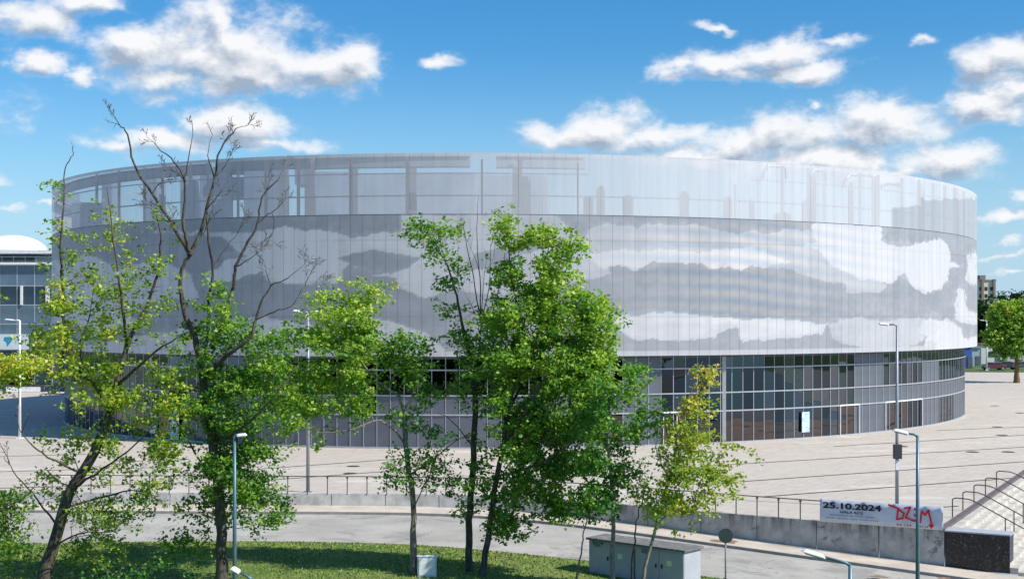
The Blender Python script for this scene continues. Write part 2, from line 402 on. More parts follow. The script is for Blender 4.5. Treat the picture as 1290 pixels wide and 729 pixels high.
# ------------------------------------------------------------------ retaining wall of concrete panels
wi = [i for i, p in enumerate(W)]
wall = empty('retaining_wall', W[-1], 'stained grey concrete retaining wall along the pavement, with the banner on its right end', 'wall')
def on_wall(line, s0, s1):            # points along the line between arc lengths
    pts = []; acc = 0
    for a, b_ in zip(line, line[1:]):
        l = (b_-a).length
        if acc+l >= s0 and acc <= s1:
            for s in ([s0] if acc <= s0 else []): pts.append(a+(b_-a)*((s-acc)/l))
            if s0 < acc+l < s1: pts.append(b_)
            if acc+l >= s1: pts.append(a+(b_-a)*((s1-acc)/l)); break
        acc += l
    return pts
Wr = list(reversed(W)); tot = sum((b_-a).length for a, b_ in zip(Wr, Wr[1:])); s = 0.; cp = MB()
M['concrete_sunlit'] = mat('weathered_sunlit_concrete', (.50,.50,.49), .85, 0, .25, 1.3, .3, 30, stain=((.25,.25,.25), 2.2, .62))  # weathered copy for the left stretch, sunlight put into its paler base colour
while s < min(tot, 110):
    ln = 3.05; seg = on_wall(Wr, s+.02, min(s+ln, tot)-.02)
    if len(seg) < 2: break
    mb = MB(); vs = []; off = wall.location
    for i, p in enumerate(seg):
        t_ = (seg[min(i+1, len(seg)-1)]-seg[max(i-1, 0)]).normalized(); n = Vector((-t_.y, t_.x, 0))
        f_ = p-off; b_ = p-n*.28-off
        for q, z in ((f_, zr(p.x)-.25), (f_, .03), (b_, .03), (b_, -.6)): vs.append((q.x, q.y, z))
    nseg = len(seg)
    mb.add(vs, [(4*i+k, 4*i+4+k, 4*i+5+k, 4*i+1+k) for i in range(nseg-1) for k in range(3)]+[(3,2,1,0), tuple(4*(nseg-1)+k for k in range(4))])
    mb.build('concrete_panel', M['concrete_sunlit'] if s > 20 else M['concrete'], wall); s += ln
# railing on the wall
rs0 = 0.25; ra = empty('railing', W[-1], 'thin dark metal railing along the top of the concrete wall', 'railing')
seg = on_wall(Wr, .3, min(50, tot)); Vw = wall.location
mb = MB(); mb.tube([p-Vw+Vector((0, 0, 1.0)) for p in seg], .028, 6); mb.build('top_rail', M['rail'], ra)
s = 6.9; pm = MB(); pm.tube([(0,0,0),(0,0,1.0)], .03, 6); pm.box((0,0,.93), (.1,.1,.1))
first = None
while s < 50:
    p = on_wall(Wr, s, s+.01)[0]-Vw
    if first is None: first = pm.build('post', M['rail'], ra, loc=p)
    else: c_ = link_copy(first, ra); c_.location = p
    s += 1.12
# ------------------------------------------------------------------ banner
UB = -U
def wall_frame(s, z, off=.06):
    return P0+UB*s+Vector((UB.y, -UB.x, 0))*(-off)*(-1 if True else 1)
bw = (ground(1037, 655)-P0).dot(UB)          # length from P0
ban = empty('banner', P0, 'long pale event banner with a date and red lettering on the railing', 'banner')
m, t, b = new_mat('banner_fabric'); b.inputs['Base Color'].default_value = (.50,.56,.66,1); b.inputs['Roughness'].default_value = .6
nn = noise_tex(t, t.nodes.new('ShaderNodeTexCoord').outputs['Object'], 1.5, 3, .5)
t.links.new(mixc(t, maprange(t, nn, .3, .7), (.50,.57,.68), (.58,.63,.72)), b.inputs['Base Color']); M['banner'] = m
nrm = Vector((-UB.y, UB.x, 0))                # towards the camera
if nrm.y > 0: nrm = -nrm
BX = -UB                                       # reading direction (left to right)
B0 = P0+UB*bw+nrm*.06                          # lower left corner
BH = 1.10; BW = bw-.05
rows = []; vs = []; nxs = 40
for j in range(5):
    for i in range(nxs+1):
        s_ = i/nxs; z_ = .02+BH*j/4
        w_ = .02*math.sin(s_*23+j)*math.sin(j/4*PI)+.012*math.sin(s_*51)
        p = B0+BX*(BW*s_)+nrm*w_-P0; vs.append((p.x, p.y, z_))
mb = MB(); mb.add(vs, [(j*(nxs+1)+i, j*(nxs+1)+i+1, (j+1)*(nxs+1)+i+1, (j+1)*(nxs+1)+i) for j in range(4) for i in range(nxs)])
bo = mb.build('sheet', M['banner'], ban, smooth=True)
sm = bo.modifiers.new('thick', 'SOLIDIFY'); sm.thickness = .006; sm.offset = 1
def frame_matrix(origin, xdir, zup=Vector((0,0,1))):
    from mathutils import Matrix
    y = zup; x = xdir.normalized(); z = x.cross(y)
    return Matrix(((x.x, y.x, z.x, origin.x), (x.y, y.y, z.y, origin.y), (x.z, y.z, z.z, origin.z), (0,0,0,1)))
dark_ink = mat('black_ink', (.012,.012,.03), .6); red_ink = mat('red_ink', (.70,.01,.03), .6); blue_ink = mat('faded_blue_ink', (.10,.15,.28), .6)
def text(body, x, z, w, h, m, parent, org, xdir, n, name='lettering', bold=0., rot=0):
    cu = bpy.data.curves.new(name, 'FONT'); cu.body = body; cu.size = 1; cu.offset = bold
    o = bpy.data.objects.new(name, cu); COL.objects.link(o); bpy.context.view_layer.update()
    dg = bpy.context.evaluated_depsgraph_get(); me = bpy.data.meshes.new_from_object(o.evaluated_get(dg)); bpy.data.objects.remove(o)
    me.name = name
    co = np.array([v.co[:] for v in me.vertices]); mn, mx = co.min(0), co.max(0)
    for v in me.vertices:
        v.co.x = (v.co.x-mn[0])/(mx[0]-mn[0])*w; v.co.y = (v.co.y-mn[1])/(mx[1]-mn[1])*h; v.co.z = 0
    me.materials.clear(); me.materials.append(m); r = bpy.data.objects.new(name, me); COL.objects.link(r); r.parent = parent
    r.matrix_local = frame_matrix(org+xdir*x+Vector((0,0,z))+n*.05, xdir); return r
O = B0-P0; k_ = BW/153.                      # metres for each banner pixel
text('25.10.2024', 4*k_, .70, 74*k_, .30, dark_ink, ban, O, BX, nrm, 'date_lettering', .035)
text('HALA RCS', 26*k_, .50, 29*k_, .12, dark_ink, ban, O, BX, nrm, 'venue_lettering', .02)
text('•••••••••••••• ••• ••••••• •••••••', 13*k_, .375, 56*k_, .045, blue_ink, ban, O, BX, nrm, 'small_print', 0)
text('••••• •••••• •••• ••••• ••••', 8*k_, .22, 66*k_, .04, blue_ink, ban, O, BX, nrm, 'small_print', 0)
# red scrawled word, drawn as strokes (x in banner pixels, height 0..1)
strokes = [[(90,.96),(102,.83),(100,.36),(108,.42)],[(102,.80),(109,.63),(107,.42)],[(110,.86),(117,.92),(111,.46),(119,.36)],[(119,.36),(128.8,.30)],[(122,.86),(127.5,.85)],[(122,.60),(127,.59)],[(122,.83),(127.5,.82)],[(122,.57),(127,.56)],[(121.5,.37),(128.8,.32)],[(128.8,.30),(131,.77),(135,.62),(139,.84),(143,.22)]]
mb = MB()
for st in strokes:
    for a, b_ in zip(st, st[1:]):
        A = np.array([(a[0]-1.5)*k_*.985, a[1]*BH]); B_ = np.array([(b_[0]-1.5)*k_*.985, b_[1]*BH]); d_ = (B_-A)/np.linalg.norm(B_-A); n_ = np.array([-d_[1], d_[0]])*.046
        A = A-d_*.03; B_ = B_+d_*.03
        q = [A-n_, B_-n_*.8, B_+n_*.8, A+n_]
        mb.add([(p[0], p[1], random.uniform(0, .004)) for p in q], [(0, 1, 2, 3)])
cxp, czp = (143-1.5)*k_*.985, .17*BH
mb.add([(cxp-.16, czp+.02, .004), (cxp, czp-.12, .004), (cxp+.12, czp+.06, .004), (cxp-.02, czp+.12, .004)], [(0, 1, 2, 3)])
ro = mb.build('red_lettering', red_ink, ban); ro.matrix_local = frame_matrix(O+nrm*.055, BX)
text('A3 124', 96*k_, .10, 19*k_, .09, red_ink, ban, O, BX, nrm, 'small_red_lettering', .02)
text('••• ••', 123*k_, .09, 12*k_, .07, blue_ink, ban, O, BX, nrm, 'small_print', .0)

# ------------------------------------------------------------------ stairs, block, handrails
st = empty('staircase', P0, 'wide pale stone steps going down from the plaza beside the black block', 'steps')
NST = 10; RUN = .36; RISE = -zr(P0.x+3)/NST
BL = (ground(1271, 675)-P0).dot(U)
LEN = 34
for i in range(NST):
    z1 = -RISE*i-.004; mb = MB(); a = P0+U*(.02+RUN*i)-P0; q = RUN
    base = [a, a+U*q, a+U*q+L*LEN, a+L*LEN]
    mb.prism([(p.x, p.y, z1-RISE-(.1)) for p in base], (0, 0, RISE+.1-.0))
    o = mb.build('step', M['step'], st)
mb = MB(); c0 = -L*0; vs = [(-U*.32), (U*.0), (U*.0+L*LEN), (-U*.32+L*LEN)]
mb.prism([(p.x, p.y, .004) for p in vs], (0, 0, .10)); mb.build('edge_stone', M['coping'], st)
bk = empty('stone_block', P0, 'black stone end block where the wall meets the steps', 'wall')
mb = MB(); z0 = zr(P0.x)-.1
vs = [nrm*.02+U*.02, nrm*.02+U*BL, U*BL-nrm*1.1, U*.02-nrm*1.1]
mb.prism([(p.x, p.y, z0) for p in vs], (0, 0, -z0-.03)); mb.build('block_body', M['black_stone'], bk)
vs = [nrm*.05-U*.0, nrm*.05+U*(BL+.03), U*(BL+.03)-nrm*1.12, -nrm*1.12]
mb = MB(); mb.prism([(p.x, p.y, -.03) for p in vs], (0, 0, .06)); mb.build('cap_stone', M['block_top'], bk)
hr0 = None
hlab = ['nearest the black block', 'second from the black block', 'third from the black block', 'fourth from the black block', 'farthest from the black block']
for k, v in enumerate((4.6, 7.4, 10.6, 14.2, 18.0)):
    loc = P0+L*v
    if hr0 is None:
        hr0 = empty('handrail', loc, '', 'handrail', 'handrails on the stone steps')
        mb = MB(); A = lambda s_, z_: U*s_+Vector((0, 0, z_))
        mb.tube([A(-.5, .9), A(-.35, .97), A(.25, .95), A(.55, .85), A(.3+NST*RUN+.2, .85-RISE*NST+.02), A(.3+NST*RUN+.5, .9-RISE*NST)], .03, 8); mb.build('rail', M['rail'], hr0, smooth=True)
        for s_, zb, zt in ((-.5, 0, .91), (2.0, -RISE*5, .85-RISE*4.1), (.6+NST*RUN, -RISE*NST, .85-RISE*NST)):
            mb = MB(); mb.tube([A(s_, zb), A(s_, zt)], .03, 8); mb.build('post', M['rail'], hr0, smooth=True)
        hh = hr0
    else:
        hh = link_copy(hr0); hh.location = loc
        for ch in list(hr0.children): link_copy(ch, hh)
    hh['label'] = 'dark metal handrail down the stone steps, '+hlab[k]

# ------------------------------------------------------------------ the arena
ECX, ECY, EA, EB, ER = 2.268, 150.212, 44.988, 51.311, 2.374
cr, sr = math.cos(ER), math.sin(ER)
def ell(th, off=0.):
    lx, ly = (EA-off)*np.cos(th), (EB-off)*np.sin(th)
    return ECX+cr*lx-sr*ly, ECY+sr*lx+cr*ly
ths = np.linspace(0, 2*PI, 20001); ex, ey = ell(ths); sl_ = np.concatenate([[0], np.cumsum(np.hypot(np.diff(ex), np.diff(ey)))]); PER = sl_[-1]
# orientation: find the front-most parameter
ifr = np.argmin(ey[:-1]); s_front = sl_[ifr]
def th_at(s): return np.interp(np.mod(s, PER), sl_, ths)
# direction along increasing s: does x increase?
sgn = 1 if ell(th_at(s_front+1))[0] > ell(th_at(s_front))[0] else -1
def Q(u, off=0.): return ell(th_at(s_front+sgn*u), off)      # u metres to the right of the front-most point
ZT, ZB, ZM = 22.13, 6.97, 17.55
arena = empty('arena', (ECX, ECY, 0), 'large oval arena with a pale perforated metal skin above a glazed ground storey', 'building')
AO = np.array([ECX, ECY, 0])
NCOL = 336; DU = PER/NCOL; VIS = 75

# silhouettes printed on the metal skin (outlines in the photograph's columns and rows, projected to the skin once)
def poly(pts, o=(0, 0), k=1.): return np.array([(o[0]+x/k, o[1]+y/k) for x, y in pts])
A7 = (940, 160); A8 = (940, 400); A5 = (620, 160); A6 = (620, 400); A3 = (300, 160); A1 = (0, 160)
def inside(P_, X, Y):
    r = np.zeros(X.shape, bool); n = len(P_)
    for i in range(n):
        x0, y0 = P_[i]; x1, y1 = P_[(i+1) % n]
        c_ = ((y0 > Y) != (y1 > Y)); xx = (x1-x0)*(Y-y0)/(y1-y0+1e-9)+x0; r ^= (c_ & (X < xx))
    return r
LIGHT, MID, DARK = .82, .60, .31
shapes = [
 # left third
 (MID, poly([(-400,400),(80,400),(180,380),(270,398),(350,397),(440,418),(500,405),(620,397),(622,335),(1100,335),(1100,440),(1000,470),(900,480),(830,620),(700,650),(605,610),(600,572),(520,570),(450,540),(430,528),(400,560),(380,600),(170,600),(100,590),(60,520),(0,480),(-60,420)], A3, 3.036)),
 (DARK, poly([(380,500),(440,480),(520,470),(600,480),(700,500),(640,545),(560,560),(500,566),(440,530)], A3, 3.036)),
 (LIGHT*.93, poly([(80,405),(180,378),(240,400),(370,400),(375,560),(300,585),(170,600),(90,560),(70,500)], A3, 3.036)),
 (DARK, poly([(-100,480),(40,490),(80,520),(110,590),(60,640),(-100,700)], A3, 3.036)),
 (LIGHT*.9, poly([(260,344),(290,325),(330,318),(360,300),(352,330),(300,352),(262,360)])),
 (MID, poly([(60,330),(110,320),(150,338),(200,328),(240,345),(250,375),(190,380),(150,400),(90,395),(60,370)])),
 (LIGHT*.85, poly([(60,380),(100,372),(130,382),(170,402),(140,420),(90,410),(60,405)])),
 (MID, poly([(200,420),(260,405),(330,398),(400,410),(480,402),(540,420),(560,440),(560,448),(60,448),(60,428),(120,432)])),
 (LIGHT*.9, poly([(300,420),(330,408),(350,402),(380,412),(360,430),(320,436)])),
 (MID*1.02, poly([(560,352),(600,340),(640,330),(720,300),(760,320),(770,345),(700,360),(640,372),(590,370)])),
 # middle: upper cloud band
 (MID, poly([(110,330),(240,330),(290,380),(340,425),(370,385),(450,370),(500,375),(560,388),(620,370),(680,376),(750,372),(810,385),(870,390),(940,408),(1010,395),(1080,430),(1140,470),(1180,500),(1180,545),(1040,540),(990,528),(950,547),(900,530),(840,547),(800,523),(740,518),(690,515),(620,520),(545,547),(480,525),(430,547),(385,513),(340,520),(240,470),(110,420)], A5, 3.036)),
 (LIGHT, poly([(330,500),(400,480),(470,470),(560,478),(640,465),(720,474),(800,480),(850,470),(930,468),(1010,462),(1100,500),(1150,520),(1080,530),(1040,540),(990,528),(950,547),(900,530),(840,547),(800,523),(740,518),(690,515),(620,520),(545,547),(480,525),(430,547),(385,513)], A5, 3.036)),
 # middle: lower light band
 (LIGHT*.95, poly([(700,410),(740,398),(790,396),(850,394),(900,399),(940,403),(975,400),(1010,406),(1045,408),(1035,420),(990,425),(960,428),(936,432),(927,411),(905,420),(891,427),(870,429),(837,429),(800,427),(773,413.5),(740,425),(700,430)])),
 (MID, poly([(1045,410),(1060,402),(1085,398),(1100,405),(1125,402),(1165,400),(1165,428),(1140,436),(1095,440),(1060,432),(1048,425)])),
 # right: large bright cloud
 (MID, poly([(60,420),(130,395),(200,390),(260,400),(270,440),(530,600),(530,632),(440,636),(380,632),(385,600),(300,590),(200,560),(180,545),(200,520),(150,500),(90,480),(40,470),(0,440)], A7, 3.037)),
 (LIGHT*1.06, poly([(256,368),(350,362),(430,377),(520,375),(522,438),(560,455),(600,460),(630,448),(675,443),(705,436),(745,430),(772,450),(780,480),(778,515),(815,528),(818,538),(778,536),(772,590),(745,620),(715,638),(680,648),(650,640),(630,610),(608,556),(580,572),(560,597),(520,588),(475,590),(430,582),(400,560),(330,530),(300,500),(270,462),(228,455),(232,442),(270,438),(256,405)], A7, 3.037)),
 (LIGHT, poly([(845,495),(880,480),(900,480),(900,600),(860,605),(835,580),(850,545)], A7, 3.037)),
 (LIGHT*.97, poly([(790,630),(815,615),(840,625),(835,660),(850,700),(900,720),(900,760),(800,740),(800,690),(785,660)], A7, 3.037)),
 (LIGHT, poly([(500,90),(505,60),(530,15),(560,0),(580,15),(600,30),(612,60),(640,50),(700,30),(700,120),(560,110),(520,105)], A8, 2.217)),
 (LIGHT*.9, poly([(1160,404),(1180,402),(1186,412),(1170,424),(1158,420)])),
 (DARK*.9, poly([(1124,356),(1139,344),(1150,362),(1165,370),(1190,362),(1198,338),(1206,350),(1204,395),(1180,398),(1140,395),(1110,385),(1100,372)])),
]
rim = None
def tone_at(X, Y, U_, Z):
    # wobble the outlines so that they look cut, not drawn
    w1 = np.array([mnoise.noise(Vector((u*.55, z*.9, 3))) for u, z in zip(U_.ravel(), Z.ravel())]).reshape(X.shape)
    w2 = np.array([mnoise.noise(Vector((u*1.7, z*2.4, 7))) for u, z in zip(U_.ravel(), Z.ravel())]).reshape(X.shape)
    Xs = X+w1*4+w2*2.0; Ys = Y+w1*3.2+w2*2.2
    T = np.full(X.shape, DARK)
    cl = w1*0
    for tone, P_ in shapes:
        k = inside(P_, Xs, Ys); T[k] = tone
    T2 = np.full(X.shape, DARK); w3 = np.array([mnoise.noise(Vector((u*.22, z*.7, 13))) for u, z in zip(U_.ravel(), Z.ravel())]).reshape(X.shape)
    Xb = X+w3*22+w2*5; Yb = Y+w3*9+w2*4+3
    for tone, P_ in shapes:
        k = inside(P_, Xb, Yb); T2[k] = tone
    T = .82*T+.18*T2; lf = np.clip((640-X)/120, 0, 1); T = T+lf*np.where(T > .5, .12, -.05)+.08*w3+.06*w2
    return T, w1, w2
def shell_grid(nc0, nc1, z0, z1, nz, nx=5, gap=.030):
    """vertices for one column strip set; returns dict per column"""
rowsU = 96; rowsT = 44; nxp = 6
m, t, b = new_mat('perforated_metal_skin'); M['skin'] = m
at_ = t.nodes.new('ShaderNodeAttribute'); at_.attribute_name = 'print'
co = t.nodes.new('ShaderNodeTexCoord').outputs['Object']
mp = t.nodes.new('ShaderNodeMapping'); mp.inputs['Scale'].default_value = (1, 1, .06); t.links.new(co, mp.inputs[0])
st_n = noise_tex(t, mp.outputs[0], 1.3, 6, .6)
c = mixc(t, maprange(t, st_n, .3, .75, 0, .20), at_.outputs['Color'], (.25,.27,.31), 'MIX')
t.links.new(c, b.inputs['Base Color']); b.inputs['Roughness'].default_value = .5; b.inputs['Metallic'].default_value = .15; b.inputs['Specular IOR Level'].default_value = .3
tr = t.nodes.new('ShaderNodeBsdfTransparent'); mx = t.nodes.new('ShaderNodeMixShader')
t.links.new(at_.outputs['Alpha'], mx.inputs[0]); t.links.new(tr.outputs[0], mx.inputs[1]); t.links.new(b.outputs[0], mx.inputs[2])
t.links.new(mx.outputs[0], t.nodes['Material Output'].inputs[0])
def ink(T): 
    lo = np.array([.28,.295,.325]); hi = np.array([.625,.625,.64]); a = np.clip((T-.2)/.62, 0, 1)[..., None]
    return lo*(1-a)+hi*a
for kc in range(-VIS, VIS):
    u0, u1 = kc*DU+.008, (kc+1)*DU-.008
    us = np.linspace(u0, u1, nxp)
    for tier in (0, 1):
        z0, z1, nz = ((ZB, ZM-.02, rowsU) if tier == 0 else (ZM+.02, ZT, rowsT))
        zs = np.linspace(z0, z1, nz+1)
        Ug, Zg = np.meshgrid(us, zs); x, y = Q(Ug.ravel()); x = x.reshape(Ug.shape); y = y.reshape(Ug.shape)
        pxs, pys = to_px(x, y, Zg)
        T, w1, w2 = tone_at(pxs, pys, Ug, Zg)
        jit = (hash((kc*7919) & 1023) % 97/97.-.5)*.075
        if tier == 0:
            # rim and belt lines
            T = np.where(Zg < ZB+.35, np.maximum(T, .62), T)
            for zj in (9.95, 15.7): T = np.where(np.abs(Zg-zj) < .06, T-.13, T)
            col = ink(T+jit)
            # faint warm and cool bands of the double perforation
            amp = np.clip(1-np.abs(pxs-930)/230, 0, 1)*np.clip((400-pys)/40+.6, 0, 1)
            ph = (Zg*2*PI/1.05+(pxs-760)**2*2.4e-5+.25*w1)
            ph = ph + np.where(pxs > 930, (pxs-930)*.035, 0)
            sft = np.sin(ph)
            col = col*(1+amp[..., None]*sft[..., None]*np.array([.17,.10,.02]))
            alpha = np.full(T.shape, .985)
            alpha = np.where(T > .7, 1., alpha)
        else:
            T2 = np.full(T.shape, .86)
            # solid printed areas reach up into the upper tier at the far right
            right = ((pxs > 1123) & (pys > 262-(pxs-1123)*.02+w1*6)) | ((pxs > 1160) & (pys > 250+w1*5)) | ((pxs > 1206) & (pys > 262))
            T2 = np.where(right, .45, T2)
            col = ink(T2+jit); 
            alpha = np.full(T.shape, .58)
            alpha = np.where(pxs > 880, .82, alpha)+0
            alpha = np.where((pxs > 560) & (pxs <= 690), .58+.16*(pxs-560)/130, alpha)
            alpha = np.where((pxs > 690) & (pxs <= 880), .74+.08*(pxs-690)/190, alpha)
            alpha = np.where(right, .93, alpha)
            alpha = np.where(Zg > ZT-.22, .95, alpha)
        V = np.stack([x, y, Zg], -1).reshape(-1, 3)-AO
        q = np.arange((nz+1)*nxp).reshape(nz+1, nxp)
        quads = np.stack([q[:-1, :-1], q[:-1, 1:], q[1:, 1:], q[1:, :-1]], -1).reshape(-1, 4)
        a = np.concatenate([np.clip(col, 0, 1).reshape(-1, 3), alpha.reshape(-1, 1)], 1)
        np_mesh('mesh_panel', V, quads, M['skin'], arena, True, {'print': a})
def ring(u0, u1, n, off0, off1, z0, z1, m, name, parent=arena, kind=None):
    """closed box section running round the ellipse"""
    mb = MB(); us = np.linspace(u0, u1, n); vs = []
    for u in us:
        a = Q(u, off0); b_ = Q(u, off1)
        for (p, z) in ((a, z0), (a, z1), (b_, z1), (b_, z0)): vs.append((p[0]-ECX, p[1]-ECY, z))
    fs = [(4*i+k, 4*i+4+k, 4*i+4+(k+1) % 4, 4*i+(k+1) % 4) for i in range(n-1) for k in range(4)]
    if abs(u1-u0) < PER-1: fs += [(3,2,1,0), tuple(4*(n-1)+k for k in range(4))]
    mb.add(vs, fs); o = mb.build(name, m, parent)
    if kind: o['kind'] = kind
    return o
H = PER/2
# unseen rear of the skin, one joined strip of panels
rear = ring(VIS*DU, PER-VIS*DU, 180, .0, .02, ZB, ZM, mat('rear_skin', (.5,.52,.55), .5), 'rear_skin')
# drum behind the skin, its roof, soffit, beams
ring(-H, H, 300, .75, 1.0, ZB+.1, ZM-.25, M['plant'], 'drum_wall')
mb = MB(); us = np.linspace(-H, H, 241)[:-1]; pts = [Q(u, .8) for u in us]
mb.add([(p[0]-ECX, p[1]-ECY, ZM-.3) for p in pts], [tuple(range(240))]); mb.build('roof', M['roof'], arena)
mb = MB(); pts = [Q(u, .02) for u in us]
mb.add([(p[0]-ECX, p[1]-ECY, ZB+.02) for p in pts], [tuple(range(240))]); mb.build('soffit', mat('soffit_panels', (.16,.17,.19), .7), arena)
ring(-H, H, 300, .12, .42, ZM-.18, ZM+.06, M['roof_steel'], 'roof_edge_beam')
UV = VIS*DU
def u_of_px(px, off=.0, z=0):
    us_ = np.linspace(-UV, UV, 3001); x, y = Q(us_, off); p = CX+F*x/y; return float(np.interp(px, p, us_))
def z_of(px, py, off=0.):
    u = u_of_px(px, off); x, y = Q(u, off); return CZ-(py-HZ)*y/F
ring(-UV, UV, 300, .35, .43, z_of(645,246)-.05, z_of(645,246)+.05, M['roof_steel'], 'maintenance_rail')
ring(u_of_px(70), u_of_px(742), 200, .35, .42, z_of(500,218)-.04, z_of(500,218)+.04, M['roof_steel'], 'upper_rail')
ring(u_of_px(950), u_of_px(1200), 120, .35, .42, z_of(1000,229)-.04, z_of(1000,229)+.04, M['roof_steel'], 'upper_rail')
ring(-UV, UV, 300, .10, .18, ZT-.12, ZT-.03, M['roof_steel'], 'top_rail')
# posts that carry the upper skin (column of the photo, width, top row)
posts = [(96,3,0),(122,3,0),(150,3,0),(182,3,0),(205,3,0),(240,3,0),(262,3,0),(300,3,0),(335,4,0),(376,4,0),(442,5,0),(513,4,0),(607,2.5,200),(655,5,0),(728,2.5,205),(926,2.5,232),(985,3,0),(1018,3,0),(1038,2.5,230),
         (1083,3,0),(1106,4,0),(1136,4,0),(1157,4,0),(1176,4,0),(1190,4,0),(1203,4,0),(1214,4,0)]
for (px, w, ty) in posts:
    u = u_of_px(px, .45); x, y = Q(u, .45); w_ = w*y/F; zt = ZT-.1 if ty == 0 else z_of(px, ty)
    mb = MB(); mb.box((x-ECX, y-ECY, (ZM-.3+zt)/2), (w_, .12, zt-ZM+.3)); mb.build('roof_post', M['roof_steel'], arena)
# broad concrete piers and vents standing on the roof edge
piers = [(357,12,200,2.0),(391,13,196,2.2),(446,10,196,2.0),(519,12,196,1.8),(659,18,222,1.6),(650,9,196,1.4),(741,12,247,1.6),(757,10,234,1.4),(791,13,246,1.5),(862,11,241,1.4),(917,10,248,1.5),(947,6,251,1.4),(985,20,268,1.5),(1023,9,218,1.4),(1019,16,250,1.3),(1072,6,230,1.4),(1103,9,222,1.4),(1159,9,232,1.4),(1206,6,238,1.3)]
M['pier'] = mat('roof_concrete', (.20,.22,.27), .8)
for (px, w, ty, off) in piers:
    off += .3; u = u_of_px(px, off); x, y = Q(u, off); w_ = w*y/F; zt = CZ-(ty-HZ)*y/F
    mb = MB(); hh = zt-ZM+.3
    mb.box((x-ECX, y-ECY, ZM-.3+hh*.44), (w_, w_*.7, hh*.88)); mb.box((x-ECX, y-ECY, ZM-.3+hh*.94), (w_*.8, w_*.55, hh*.12), taper=.7)
    mb.build('roof_vent', M['pier'], arena)
# flat truss boxes and duct loops under the top edge
def duct(px0, px1, y0, y1, off, solid=False):
    ua, ub = u_of_px(px0, off), u_of_px(px1, off)
    za, zb = z_of((px0+px1)/2, y0, off), z_of((px0+px1)/2, y1, off)
    ring(ua, ub, 24, off, off+.10, za-.05, za+.05, M['roof_steel'], 'truss_chord'); ring(ua, ub, 24, off, off+.10, zb-.05, zb+.05, M['roof_steel'], 'truss_chord')
    if solid: ring(ua, ub, 24, off+.12, off+.16, zb, za, M['plant_pale'] if px0 > 300 else M['plant'], 'truss_panel')
duct(270, 390, 200, 214, .7, True); duct(395, 592, 196.5, 211, .7, True); duct(625, 737, 197, 212, .7, True)
duct(90, 265, 214, 226, .7, True)
M['pipe'] = mat('silver_duct', (.35,.37,.42), .4, .5)
for (px0, px1, y0, y1) in ((960,990,209,225),(1018,1039,214,229),(1062,1100,220,236),(1110,1136,232,236)):
    off = .9; mb = MB(); pts = []
    for px, py in ((px0, y1), (px0+2, (y0+y1)/2), (px0+8, y0), (px1-4, y0+1), (px1, y0+4), (px1, y1)):
        u = u_of_px(px, off); x, y = Q(u, off); pts.append((x-ECX, y-ECY, CZ-(py-HZ)*y/F))
    mb.tube(pts, .14, 8); mb.build('roof_duct', M['pipe'], arena, smooth=True)
# plant rooms on the roof (left half), with gaps of sky between them
for (px0, px1, ty, by, dep) in ((68,90,240,268,9),(128,141,226,268,9),(182,198,222,268,6),(227,243,212,268,8),(252,285,210,268,8),(283,308,204,216,8),(283,308,223,248,9),(307,357,208,268,7),(371,386,204,232,8),(396,440,216,268,9),(440,600,218,268,11),(600,690,220,268,12),(90,128,255,268,7)):
    d_ = 9
    u = u_of_px((px0+px1)/2, .5); x, y = Q(u, .5); y += dep+2
    X0, X1 = (px0-CX)/F*y, (px1-CX)/F*y; zt = CZ-(ty-HZ)*y/F; zb = max(ZM-.3, CZ-(by-HZ)*y/F)
    if by > 260: zb = ZM-.3
    mb = MB(); mb.box(((X0+X1)/2-ECX, y-ECY+1.5, (zt+zb)/2), (X1-X0, 3, zt-zb)); mb.build('plant_room', M['plant_pale'] if px0 > 390 else M['plant'], arena, bevel=.05)

# glazed ground storey
GI = 1.205; ZR_ = [0.02, 2.55, 4.0, 5.92, ZB+.0]
NG = 282; DG = PER/NG
m, t, b = new_mat('tinted_glass'); M['glass'] = m
gl = t.nodes.new('ShaderNodeBsdfGlossy'); gl.inputs['Roughness'].default_value = .02; gl.inputs['Color'].default_value = (.60,.66,.76,1)
tp = t.nodes.new('ShaderNodeBsdfTransparent'); tp.inputs[0].default_value = (.11,.17,.20,1)
lw = t.nodes.new('ShaderNodeLayerWeight'); lw.inputs[0].default_value = .35
mx = t.nodes.new('ShaderNodeMixShader'); t.links.new(maprange(t, lw.outputs['Facing'], 0, 1, .13, .55, False), mx.inputs[0])
t.links.new(tp.outputs[0], mx.inputs[1]); t.links.new(gl.outputs[0], mx.inputs[2]); t.links.new(mx.outputs[0], t.nodes['Material Output'].inputs[0])
def glass_variant(name, tint, refl, lo_, hi_):
    g2 = M['glass'].copy(); g2.name = name
    for nd in g2.node_tree.nodes:
        if nd.type == 'BSDF_TRANSPARENT': nd.inputs[0].default_value = tint
        if nd.type == 'BSDF_GLOSSY': nd.inputs['Color'].default_value = refl
        if nd.type == 'MAP_RANGE': nd.inputs[3].default_value = lo_; nd.inputs[4].default_value = hi_
    return g2
GV = [M['glass'], M['glass'], glass_variant('blue_green_glass', (.08,.17,.18,1), (.40,.56,.60,1), .12, .5), glass_variant('brown_reflection_glass', (.14,.12,.11,1), (.62,.54,.54,1), .14, .5), glass_variant('dark_glass', (.04,.06,.07,1), (.45,.52,.62,1), .08, .42)]
gcols = int(UV/DG); cnt = {'glass_pane': 0, 'grey_panel': 0}; extra = MB()
mull = None
